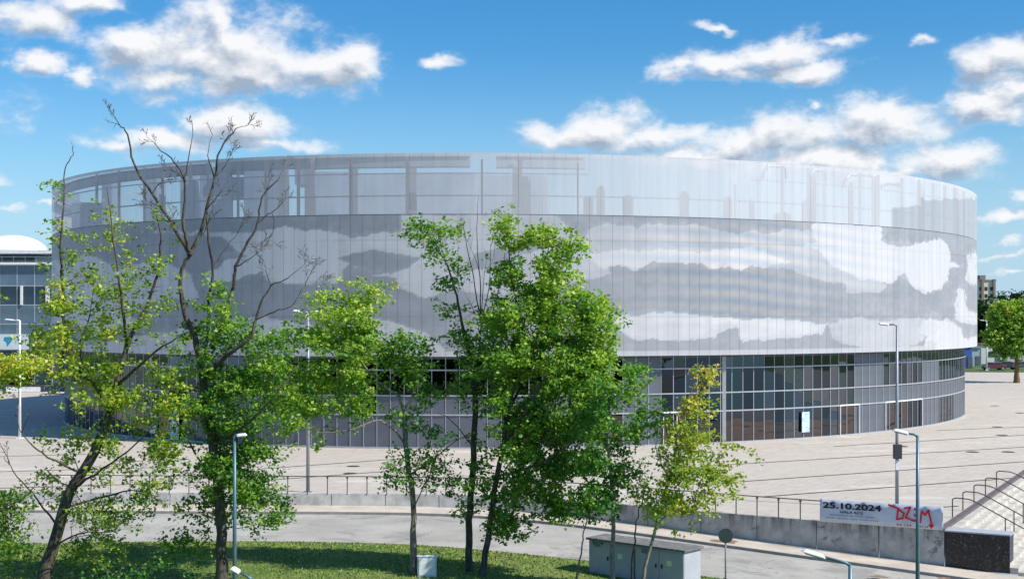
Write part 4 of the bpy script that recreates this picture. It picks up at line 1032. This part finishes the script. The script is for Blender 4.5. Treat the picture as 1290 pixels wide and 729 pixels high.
# E1: left of the twin stems, tall and sparse
E1 = [([(592,757),(590,700),(592,640),(596,580),(598,500),(592,450),(585,420)],.17,.10),
  ([(585,422),(578,390),(570,355),(556,320),(542,298),(528,284)],.07,.012),
  ([(598,490),(604,440,.3),(606,380,.4),(602,320,.4),(601,262,.4)],.05,.01),
  ([(604,440,.3),(622,390,.8),(634,330,.9),(640,290,.9)],.04,.01),
  ([(606,400,.4),(596,350,-.4),(586,300,-.6),(584,275,-.6)],.03,.008),
  ([(604,420,.4),(616,360,-.5),(618,310,-.6)],.03,.008),
  ([(595,560),(570,530,-.6),(552,520,-.8)],.03,.008)]
tree('deciduous_tree', 'tall thin tree with sparse leafy tips and bare upright stems, left of the fullest crown', 57.5, E1,
 [(530,288,16,14,.5,20,.5),(562,290,22,12,.6,14,.55),(552,318,18,16,.5,16,.45),(568,350,16,24,.5,22,.4),(578,395,16,26,.6,26,.4),(586,440,20,24,.8,30,.35),(590,500,20,30,.9,30,.3),(596,570,16,30,.7,26,.35),(560,600,24,30,.9,18,.35),(520,580,30,24,.8,22,.4,-.5),(585,640,16,20,.6,12,.4)],
 LM['bright'], .145, M['bark'], 15, nper=14, sigma=.24, twig=.016,
 bares=[(601,262,0,-1,.5,1,.01),(586,300,-.2,-1,1,1,.012),(640,290,.1,-1,.8,1,.012),(618,310,.1,-1,1,1,.012),(604,420,-.2,-1,2.6,1,.016),(606,400,.25,-1,2.8,1,.016),(598,460,-.5,-1,2.0,1,.014),(600,430,.5,-1,2.6,1,.015),(605,350,-.1,-1,1.8,1,.012)])
# E2: the big bright green crown
E2 = [([(604,757),(608,720),(616,670),(622,620),(632,570),(640,520)],.15,.10),
  ([(640,522),(650,470),(655,420),(646,360),(640,310),(636,275)],.08,.015),
  ([(634,560),(660,520,-.8),(690,470,-1.3),(715,420,-1.5),(730,380,-1.5)],.08,.015),
  ([(640,520),(668,460,.8),(680,400,1.2),(688,340,1.2),(692,300,1)],.07,.012),
  ([(626,600),(665,590,-1),(705,570,-1.8),(740,540,-2)],.06,.015),
  ([(628,590),(655,610,1),(690,625,1.5)],.05,.015),
  ([(638,530),(620,480,-1),(612,440,-1.4)],.05,.012),
  ([(655,420),(672,370,-.6),(690,320,-1),(712,300,-1)],.04,.01)]
tree('deciduous_tree', 'full bright green broadleaf tree in the centre, the largest leafy crown of all', 56.5, E2,
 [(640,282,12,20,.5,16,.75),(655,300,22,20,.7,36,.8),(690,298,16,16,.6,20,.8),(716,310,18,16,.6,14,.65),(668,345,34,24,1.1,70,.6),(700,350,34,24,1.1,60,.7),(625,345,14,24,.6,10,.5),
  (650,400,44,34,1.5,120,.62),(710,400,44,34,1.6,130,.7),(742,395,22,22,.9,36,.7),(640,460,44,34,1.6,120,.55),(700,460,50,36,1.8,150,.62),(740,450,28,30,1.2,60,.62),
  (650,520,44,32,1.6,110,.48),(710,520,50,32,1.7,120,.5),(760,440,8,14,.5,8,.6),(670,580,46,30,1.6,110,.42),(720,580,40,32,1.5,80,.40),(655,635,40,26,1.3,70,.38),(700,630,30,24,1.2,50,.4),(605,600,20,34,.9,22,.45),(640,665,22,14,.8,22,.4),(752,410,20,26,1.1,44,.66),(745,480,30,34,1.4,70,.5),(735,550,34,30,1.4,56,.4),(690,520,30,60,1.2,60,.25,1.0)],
 LM['bright'], .17, M['bark'], 16, nper=16, sigma=.27, twig=.02)
# F: darker small tree
tree('deciduous_tree', 'small dark green tree with a thin straight trunk in front of the grey cabinets', 54,
 [([(772,757),(772,700),(772,650),(770,600),(766,550),(768,500)],.10,.06),([(768,520),(790,490,.4),(805,470,.6)],.03,.01),([(770,590),(745,560,-.6),(735,540,-.8)],.04,.012),([(771,620),(745,605,.6)],.03,.01),([(771,610),(795,590,-.5)],.03,.01)],
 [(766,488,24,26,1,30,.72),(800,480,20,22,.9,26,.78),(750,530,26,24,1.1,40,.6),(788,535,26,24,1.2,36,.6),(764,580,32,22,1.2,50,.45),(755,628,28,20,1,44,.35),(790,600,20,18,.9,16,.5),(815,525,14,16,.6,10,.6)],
 LM['deep'], .16, M['bark_pale'], 17, nper=16, sigma=.25, twig=.018)
# G: yellowing tree
tree('deciduous_tree', 'slender tree with yellowing leaves, right of the others above the cabinets', 53,
 [([(803,757),(812,715),(824,672),(832,640),(842,600)],.075,.05),([(842,602),(852,560),(862,520),(876,480),(885,455)],.045,.01),([(826,664),(850,636,.3),(872,600,.5),(898,580,.5),(925,560,.5)],.035,.01),
  ([(842,600),(828,570,-.5),(830,540,-.6)],.03,.01),([(856,550),(880,530,.4),(905,520,.5)],.025,.008)],
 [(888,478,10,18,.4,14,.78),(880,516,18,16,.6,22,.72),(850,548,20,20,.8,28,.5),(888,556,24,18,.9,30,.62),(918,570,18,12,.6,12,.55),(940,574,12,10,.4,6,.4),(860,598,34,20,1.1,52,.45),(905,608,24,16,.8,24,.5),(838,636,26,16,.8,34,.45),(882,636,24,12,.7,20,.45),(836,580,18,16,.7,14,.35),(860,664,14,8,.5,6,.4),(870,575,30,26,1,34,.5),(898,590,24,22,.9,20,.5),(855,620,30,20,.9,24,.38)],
 LM['yellow'], .15, M['bark_pale'], 18, nper=12, sigma=.22, twig=.014)
# thin saplings by the cabinets
tree('sapling', 'thin curved sapling stem left of the grey cabinets', 55,
 [([(724,757),(727,720),(733,690),(736,668),(745,640)],.045,.02)], [(748,640,20,14,.6,16,.35),(735,655,14,8,.4,6,.3)], LM['deep'], .15, M['bark_pale'], 19, nper=12, cat='tree')
tree('sapling', 'thin sapling stem between the two small trees in front of the cabinets', 54.4,
 [([(795,757),(796,715),(799,680),(804,650),(812,620)],.05,.02)], [(812,620,18,20,.6,22,.45),(806,590,16,18,.5,12,.5)], LM['olive'], .15, M['bark'], 20, nper=12, cat='tree')
# tree just outside the left edge whose boughs reach into view
tree('deciduous_tree', 'dark green bough and yellow-green bough reaching in from the left edge', 47,
 [([(-70,800),(-72,700),(-68,600),(-60,500)],.2,.12),([(-70,700),(-30,665,-.5),(5,640,-.8),(30,628,-1)],.06,.012),([(-64,560),(-30,500,.4),(10,470,.6),(50,462,.6)],.06,.012),([(-60,505),(-80,430),(-70,360)],.1,.02)],
 [(5,640,34,26,1.0,44,.12),(0,680,26,24,.9,30,.12),(-30,650,34,44,1.3,40,.2),(10,470,34,18,.9,40,.8),(46,460,20,12,.5,14,.85),(-30,470,34,30,1.2,40,.75),(-80,380,60,70,2,90,.5),(-90,560,50,70,2,90,.4)],
 LM['olive'], .14, M['bark'], 21, nper=14, sigma=.24)
# low sucker foliage under the left trees
tree('shrub', 'leafy undergrowth round the foot of the two big left trees', 49,
 [([(150,757),(152,720),(158,690)],.03,.01),([(152,730),(110,700,.5)],.02,.01),([(152,730),(200,700,.5)],.02,.01)],
 [(125,728,40,12,.9,14,.35),(195,728,36,12,.9,12,.35)], LM['deep'], .13, M['bark'], 22, nper=13, cat='shrub')

# round tree standing alone on the plaza at the right
base = ground(1281, 482); k = base.y/F
tree('park_tree', 'round dense bright green tree on the plaza at the right edge', base.y,
 [([(1281,484),(1281,470),(1281,455),(1280,440)],.42,.26),([(1280,445),(1262,425,.5),(1252,410,.6)],.16,.05),([(1280,442),(1282,415,-.5),(1284,395,-.6)],.18,.05),([(1281,445),(1300,420,.5),(1312,405,.6)],.16,.05)],
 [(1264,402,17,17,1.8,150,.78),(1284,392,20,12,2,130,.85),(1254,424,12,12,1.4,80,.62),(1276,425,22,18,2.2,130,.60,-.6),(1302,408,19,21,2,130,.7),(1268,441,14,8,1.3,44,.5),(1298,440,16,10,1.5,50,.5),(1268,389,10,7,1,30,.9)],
 LM['bright'], .40, mat('brown_bark', (.16,.10,.055), .95, 0, .35, 4), 31, nper=15, sigma=.42, twig=.05, zg=0)

# ------------------------------------------------------------------ background, right
def far_tree(px, top, bot, w, d, label, seed, leaf='far', size=.8):
    ht = (bot-top); 
    tree('background_tree', label, d, [([(px,bot),(px,bot-ht*.4),(px,bot-ht*.75)], .35, .12), ([(px,bot-ht*.4),(px+w*.25,bot-ht*.65)], .15, .06), ([(px,bot-ht*.45),(px-w*.25,bot-ht*.7)], .15, .06)],
         [(px,top+ht*.3,w*.36,ht*.28,w*.3*d/F,34,.45),(px-w*.25,top+ht*.5,w*.25,ht*.24,w*.25*d/F,24,.3),(px+w*.25,top+ht*.48,w*.26,ht*.25,w*.25*d/F,24,.5),(px,top+ht*.66,w*.4,ht*.2,w*.3*d/F,24,.2)],
         LM[leaf], size, M['bark'], seed, nper=12, sigma=size*1.1, twig=.06, zg=-.1, group='trees beyond the plaza')
for i, (px, top, bot, w, d, lb) in enumerate(((1236,378,462,22,330,'dark green tree tight against the right edge of the arena'),(1246,372,462,24,350,'dark tree beyond the plaza below the apartment block'),(1262,368,462,26,380,'dark tree beyond the plaza behind the round tree, left side'),
    (1284,364,462,30,400,'dark tree beyond the plaza behind the round tree, right side'))):
    far_tree(px, top, bot, w, d, lb, 40+i)
# buildings beyond
def block(x0, x1, ytop, d, label, name='building', dep=12, zb=-.1):
    X0, X1 = (x0-CX)/F*d, (x1-CX)/F*d; return X0, X1, CZ-(ytop-HZ)*d/F
X0, X1, zt = block(1205, 1254, 354, 560, ''); zb = -1
ap = empty('apartment_block', ((X0+X1)/2, 560, zb), 'cream and brown apartment block far off, rising behind the right end of the arena', 'building')
cream = mat('cream_render', (.80,.70,.52), .8, 0, .08, .2); brown = mat('brown_render', (.26,.21,.19), .8, 0, .15, .2); wdark = mat('dark_window', (.03,.035,.045), .25)
Wd = X1-X0; Hh = zt-zb
mb = MB(); mb.box((0, 6, Hh/2), (Wd, 12, Hh)); mb.build('wall', cream, ap)
for q in (-.5, -.17, .17, .5):
    mb = MB(); mb.box((q*Wd*.92, -.35, Hh/2+.4), (Wd*.06, .9, Hh+.8)); mb.build('stair_tower', brown, ap)
mb = MB(); mb.box((0, 6, Hh+.3), (Wd+.6, 12.6, .6)); mb.build('roof', brown, ap)
for q in (-.3, .25): mb = MB(); mb.box((q*Wd, 5, Hh+1.5), (2.4, 3, 2)); mb.build('roof_room', brown, ap)
wp_ = None
for fl in range(int(Hh/2.9)):
    for c_ in range(int(Wd/2.2)):
        if wp_ is None:
            mb = MB(); mb.box((0,0,0), (1.2, .12, 1.5)); wp_ = mb.build('window', wdark, ap); o = wp_
        else: o = link_copy(wp_, ap)
        o.location = (-Wd/2+1.1+c_*2.2, -.02, 1.8+fl*2.9)
def shed(x0, x1, yt, d, col, label, rcol=(.3,.28,.27), wins=True):
    X0, X1, zt = block(x0, x1, yt, d, ''); e_ = empty('low_building', ((X0+X1)/2, d, 0), label, 'building'); w = X1-X0; h = zt+.05
    mb = MB(); mb.box((0, 3, h/2-.04), (w, 6, h)); mb.build('wall', mat('render_'+label.split()[0], col, .7, 0, .08, .4), e_)
    mb = MB(); mb.box((0, 3, h+.06), (w+.5, 6.6, .22)); mb.build('roof', mat('roofing_'+label.split()[0], rcol, .7), e_)
    n = max(1, int(w/3))
    if wins:
        for i in range(n):
            mb = MB(); mb.box((-w/2+(i+.5)*w/n, -.03, h*.5), (1.2, .1, 1.1)); mb.build('window', wdark, e_)
    mb = MB(); mb.box((w*.3, -.04, 1.05), (.95, .1, 2.1)); mb.build('door', M['grey_panel'], e_)
    return e_
shed(1214, 1224, 436, 262, (.05,.12,.36), 'blue cabin beyond the plaza beside the right end of the arena', (.04,.08,.22), False)
shed(1224.5, 1234, 438, 270, (.36,.42,.50), 'pale grey cabin between the blue cabin and the white house', (.3,.3,.3), False)
shed(1236, 1262, 434, 285, (.66,.62,.60), 'white low house with a red-brown roof beyond the plaza', (.30,.11,.08))
shed(1266, 1330, 441, 300, (.5,.5,.5), 'grey long low house partly behind the round tree', (.16,.15,.16))
# strip of grass with hedge under the trees
gx0 = ground(1213, 468); 
mb = MB(); mb.box((62+60, 256+20, .02), (150, 20, .12)); tag(mb.build('verge', mat('bright_verge_grass', (.085,.20,.03), 1, 0, .3, .3)), kind='structure')
# cars
def car(loc, rz, col, label, group='parked cars beyond the plaza'):
    e_ = empty('parked_car', loc, label, 'car', group, rz)
    pm, t_, b_ = new_mat('car_paint'); b_.inputs['Base Color'].default_value = (*col, 1); b_.inputs['Roughness'].default_value = .25; b_.inputs['Coat Weight'].default_value = .6
    prof = [(-2.1,.35),(-2.12,.75),(-1.95,.98),(-1.25,1.02),(-.75,1.45),(.75,1.48),(1.35,1.08),(2.05,.95),(2.15,.6),(2.1,.3)]
    mb = MB(); mb.prism([(x, -.86, z) for x, z in prof], (0, 1.72, 0)); mb.build('body', pm, e_, bevel=.07)
    for s_ in (-1, 1):
        mb = MB(); mb.prism([(-1.1, .865*s_-.01, 1.04), (-.68, .865*s_-.01, 1.38), (.7, .865*s_-.01, 1.40), (1.15, .865*s_-.01, 1.08)], (0, .02, 0)); mb.build('side_window', wdark, e_)
        for x in (-1.35, 1.35):
            mb = MB(); mb.tube([(x, s_*.72, .32), (x, s_*.89, .32)], .33, 14); wl = mb.build('wheel', M['seam'], e_)
            mb = MB(); mb.tube([(x, s_*.885, .32), (x, s_*.90, .32)], .2, 10); mb.build('rim', M['steel'], wl)
        mb = MB(); mb.box((-2.1, s_*.6, .74), (.08, .34, .16)); mb.build('headlight', M['lamp_white'], e_)
    mb = MB(); mb.prism([(-1.27, -.7, 1.05), (-.83, -.66, 1.42), (-.83, .66, 1.42), (-1.27, .7, 1.05)], (-.03, 0, .02)); mb.build('windscreen', wdark, e_)
    mb = MB(); mb.prism([(1.31, -.7, 1.10), (.84, -.66, 1.43), (.84, .66, 1.43), (1.31, .7, 1.10)], (.03, 0, .02)); mb.build('rear_window', wdark, e_)
    return e_
for (px, py, rz, col, lb) in ((1252,466,0.1,(.10,.012,.03),'dark red car beyond the plaza, leftmost of the parked row by the round tree'),(1268,465,.05,(.02,.022,.03),'black car beyond the plaza, in the middle of the parked row'),(1287,465,.0,(.08,.09,.11),'dark grey car beyond the plaza, just right of the round tree trunk')):
    car(ground(px, py), rz, col, lb)
car(ground(79, 496), PI*.02, (.012,.03,.10), 'dark blue car half hidden by the leaning tree at the arena left end', 'car left of the arena')
# hills
def hill(name, x0, x1, d, hts, m, dep):
    mb = MB(); n = len(hts); vs = []
    NX = 80; 
    for i in range(NX+1):
        t_ = i/NX*(n-1); a = int(min(t_, n-2)); h = hts[a]+(hts[a+1]-hts[a])*(t_-a); x = x0+(x1-x0)*i/NX
        h += mnoise.noise(Vector((x*.004, 0, d*.01)))*6+mnoise.noise(Vector((x*.03, 0, d)))*2.2
        for j in range(5):
            s_ = j/4; vs.append((x*(1+s_*dep/d), d+dep*s_, -.2+h*math.sin(s_*PI/2)))
    mb.add(vs, [(5*i+j, 5*i+5+j, 5*i+6+j, 5*i+1+j) for i in range(NX) for j in range(4)]); return tag(mb.build(name, m, smooth=True), kind='structure')
M['hill'] = mat('wooded_hill', (.035,.075,.045), 1, 0, .4, .02); 
hill('hills', 600, 2600, 2600, [30,46,56,52,60,50,66], M['hill'], 700)
hill('hills', -3000, -200, 2800, [50,40,34,46,30,30], M['hill'], 700)
# ------------------------------------------------------------------ background, left: glazed office building with a domed roof
d = 200; X0, X1 = (-190-CX)/F*d, (66-CX)/F*d; zt = CZ-(334-HZ)*d/F
of = empty('office_building', ((X0+X1)/2, d, 0), 'glass office building with a white domed roof at the left edge', 'building'); w = X1-X0
bluegl = M['glass']; M['frame_l'] = mat('pale_curtain_wall_frame', (.42,.48,.52), .5, .2); M['opaque_blue'] = mat('blue_grey_spandrel', (.13,.19,.24), .3, .2, .2, .3)
M['office_glass'] = mat('dark_office_glass', (.03,.055,.075), .08, 0, .5, .15)
mb = MB(); mb.box((0, 9, zt/2-.1), (w-.4, 17.6, zt-.2)); mb.build('core', M['interior'], of)
zrow = [CZ-(y-HZ)*d/F for y in (488,462,441,421,408,384,360,334)]
cw = 2.55; nc = int(w/cw); pn = {}
for i in range(nc):
    for r in range(7):
        x = w/2-cw*(i+.5); z0, z1 = max(0, zrow[r]), zrow[r+1]
        kind_ = 'window' if r in (5, 0, 1) else 'facade_panel'
        key = (kind_, r)
        if key not in pn:
            mb = MB(); mb.box((0, 0, 0), (cw-.14, .08, z1-z0-.12)); pn[key] = mb.build(kind_, M['office_glass'] if kind_ == 'window' else M['opaque_blue'], of); o = pn[key]
        else: o = link_copy(pn[key], of)
        o.location = (x, -.12, (z0+z1)/2); o.rotation_euler = (random.uniform(-.004, .004), 0, random.uniform(-.006, .006))
mb = MB(); [mb.box((w/2-cw*i, -.1, zt/2), (.12, .14, zt)) for i in range(nc+1)]; [mb.box((0, -.105, z), (w, .12, .12)) for z in zrow[1:]]
mb.build('facade_frame', M['frame_l'], of)
zz = lambda y: CZ-(y-HZ)*d/F
mb = MB(); mb.box((-.0, 4, zz(332)), (w+.8, 9.5, .35)); mb.build('terrace_edge', M['white_paint'], of)
mb = MB(); mb.box((-2, 8, (zz(318)+zz(334))/2), (w-4, 8, zz(318)-zz(334))); mb.build('penthouse', mat('green_grey_glass', (.10,.16,.14), .2, 0, .3, .5), of)
mb = MB(); [mb.box((w/2-1-i*1.7, 1.2, (zz(322)+zz(334))/2), (.08, .08, zz(322)-zz(334))) for i in range(int(w/1.7))]; mb.box((0, 1.2, zz(323)), (w-1, .1, .1)); mb.box((0, 1.2, zz(328)), (w-1, .06, .06)); mb.build('terrace_railing', M['frame_l'], of)
mb = MB(); mb.box((1.2, 6, zz(317)), (w+1.5, 13, .55)); mb.build('roof_slab', M['white_paint'], of)
cxd = (16-CX)/F*(d+6)-(X0+X1)/2; R = (58-16)/F*206*1.0; vs = []; nr, na = 8, 36; hd = (zz(293)-zz(315))
for i in range(nr+1):
    a = i/nr*PI/2
    for j in range(na): vs.append((cxd+R*math.cos(a)*math.cos(2*PI*j/na), 6+R*math.cos(a)*math.sin(2*PI*j/na)*1., zz(315)+hd*math.sin(a)))
mb = MB(); mb.add(vs, [(i*na+j, i*na+(j+1) % na, (i+1)*na+(j+1) % na, (i+1)*na+j) for i in range(nr) for j in range(na)]); mb.build('dome', M['white_paint'], of, smooth=True)
mb = MB(); mb.box((w/2-.6, -.3, zz(384)+1.4), (.5, .3, 2.6)); mb.box((w/2-4.4, -.3, (zz(384)+zz(360))/2), (.35, .2, zz(360)-zz(384))); mb.build('white_fin', M['white_paint'], of)
# sign board on the office
sgx0, sgx1 = (-60-CX)/F*d-(X0+X1)/2, (37-CX)/F*d-(X0+X1)/2
mb = MB(); mb.box(((sgx0+sgx1)/2, -.28, (zz(421)+zz(440))/2), (sgx1-sgx0, .12, zz(421)-zz(440))); sb = mb.build('sign_board', mat('sign_pale', (.66,.72,.78), .5, 0, .06, .6), of)
mb = MB(); cx_ = (11-CX)/F*d-(X0+X1)/2; zc = zz(430)
pts = [(cx_-.55,zc+.65),(cx_+.45,zc+.7),(cx_+.6,zc+.1),(cx_-.1,zc-.75),(cx_-.2,zc-.1),(cx_-.6,zc+.15)]
mb.prism([(x, -.36, z) for x, z in pts], (0, .01, 0)); mb.build('emblem', mat('sign_blue', (.03,.30,.50), .5), sb)
mb = MB()
for i, xx in enumerate((-4.2,-3.4,-2.6,-1.6,1.2,2.0,2.6)): mb.box((cx_+xx, -.355, zc-.0), (.12, .012, 1.0 if i % 2 else .7))
mb.build('pale_stripes', mat('sign_turquoise', (.25,.52,.60), .5), sb)
# low white wall / planter before it
for (xa, xb, lb) in ((5, 54, 'long low white planter with dark ends in front of the office building'),):
    a = ground(xa, 493.5); b_ = ground(xb, 493.5); e_ = empty('planter', (a+b_)/2, lb, 'planter'); w_ = b_.x-a.x
    mb = MB(); mb.box((0, .4, .35), (w_-.5, .8, .62)); mb.build('side_panel', M['white_paint'], e_)
    mb = MB(); mb.box((0, .5, .78), (w_*.98, .75, .18)); mb.build('top', M['dark_steel'], e_)
    for s_ in (-1, 1): mb = MB(); mb.box((s_*w_/2, .4, .42), (.35, .95, .9)); mb.build('end_block', M['dark_steel'], e_)
# trees left of the arena behind, between office and arena, and greenery
far_tree(106, 395, 488, 44, 205, 'dark tree between the office building and the left end of the arena', 60, size=.5)
far_tree(20, 452, 490, 40, 190, 'low bushy tree before the office building ground floor', 61, size=.4)
# unseen wood added behind the viewer to darken reflections in the arena's glass
rgw = np.random.default_rng(5); cw_ = np.stack([rgw.uniform(-130, 130, 2600), rgw.uniform(-62, -8, 2600), rgw.uniform(-1, 8, 2600)], 1)
v, f, tn = leaves(cw_, 8, .9, 1.2, rgw.uniform(0, 1, 2600), rgw)
tag(np_mesh('added_reflection_wood', v, f, LM['far'], None, attrs={'tint': tn}), 'dense dark green wood added unseen behind the viewpoint, mirrored in the glass', 'wood', kind='stuff')

# bare soil worn into the pavement edge
M['soil'] = mat('bare_soil', (.25,.17,.11), .95, 0, .3, 4)
for (px, py, r_) in ((915,682,.75),(1108,719,.5),(1207,726,.8),(1190,716,.4)):
    q = ground(px, py, -1.15); X_, Y_ = q.x, q.y; mb = MB(); vs = []
    for k in range(18):
        a = 2*PI*k/18; rr = r_*(.7+.5*mnoise.noise(Vector((math.cos(a)*1.3+px, math.sin(a)*1.3, 0)))); vs.append((X_+rr*1.1*math.cos(a), Y_+rr*1.0*math.sin(a), zr(X_+rr*math.cos(a))+.018))
    mb.add(vs, [tuple(range(18))]); tag(mb.build('soil_patch', M['soil']), kind='structure')
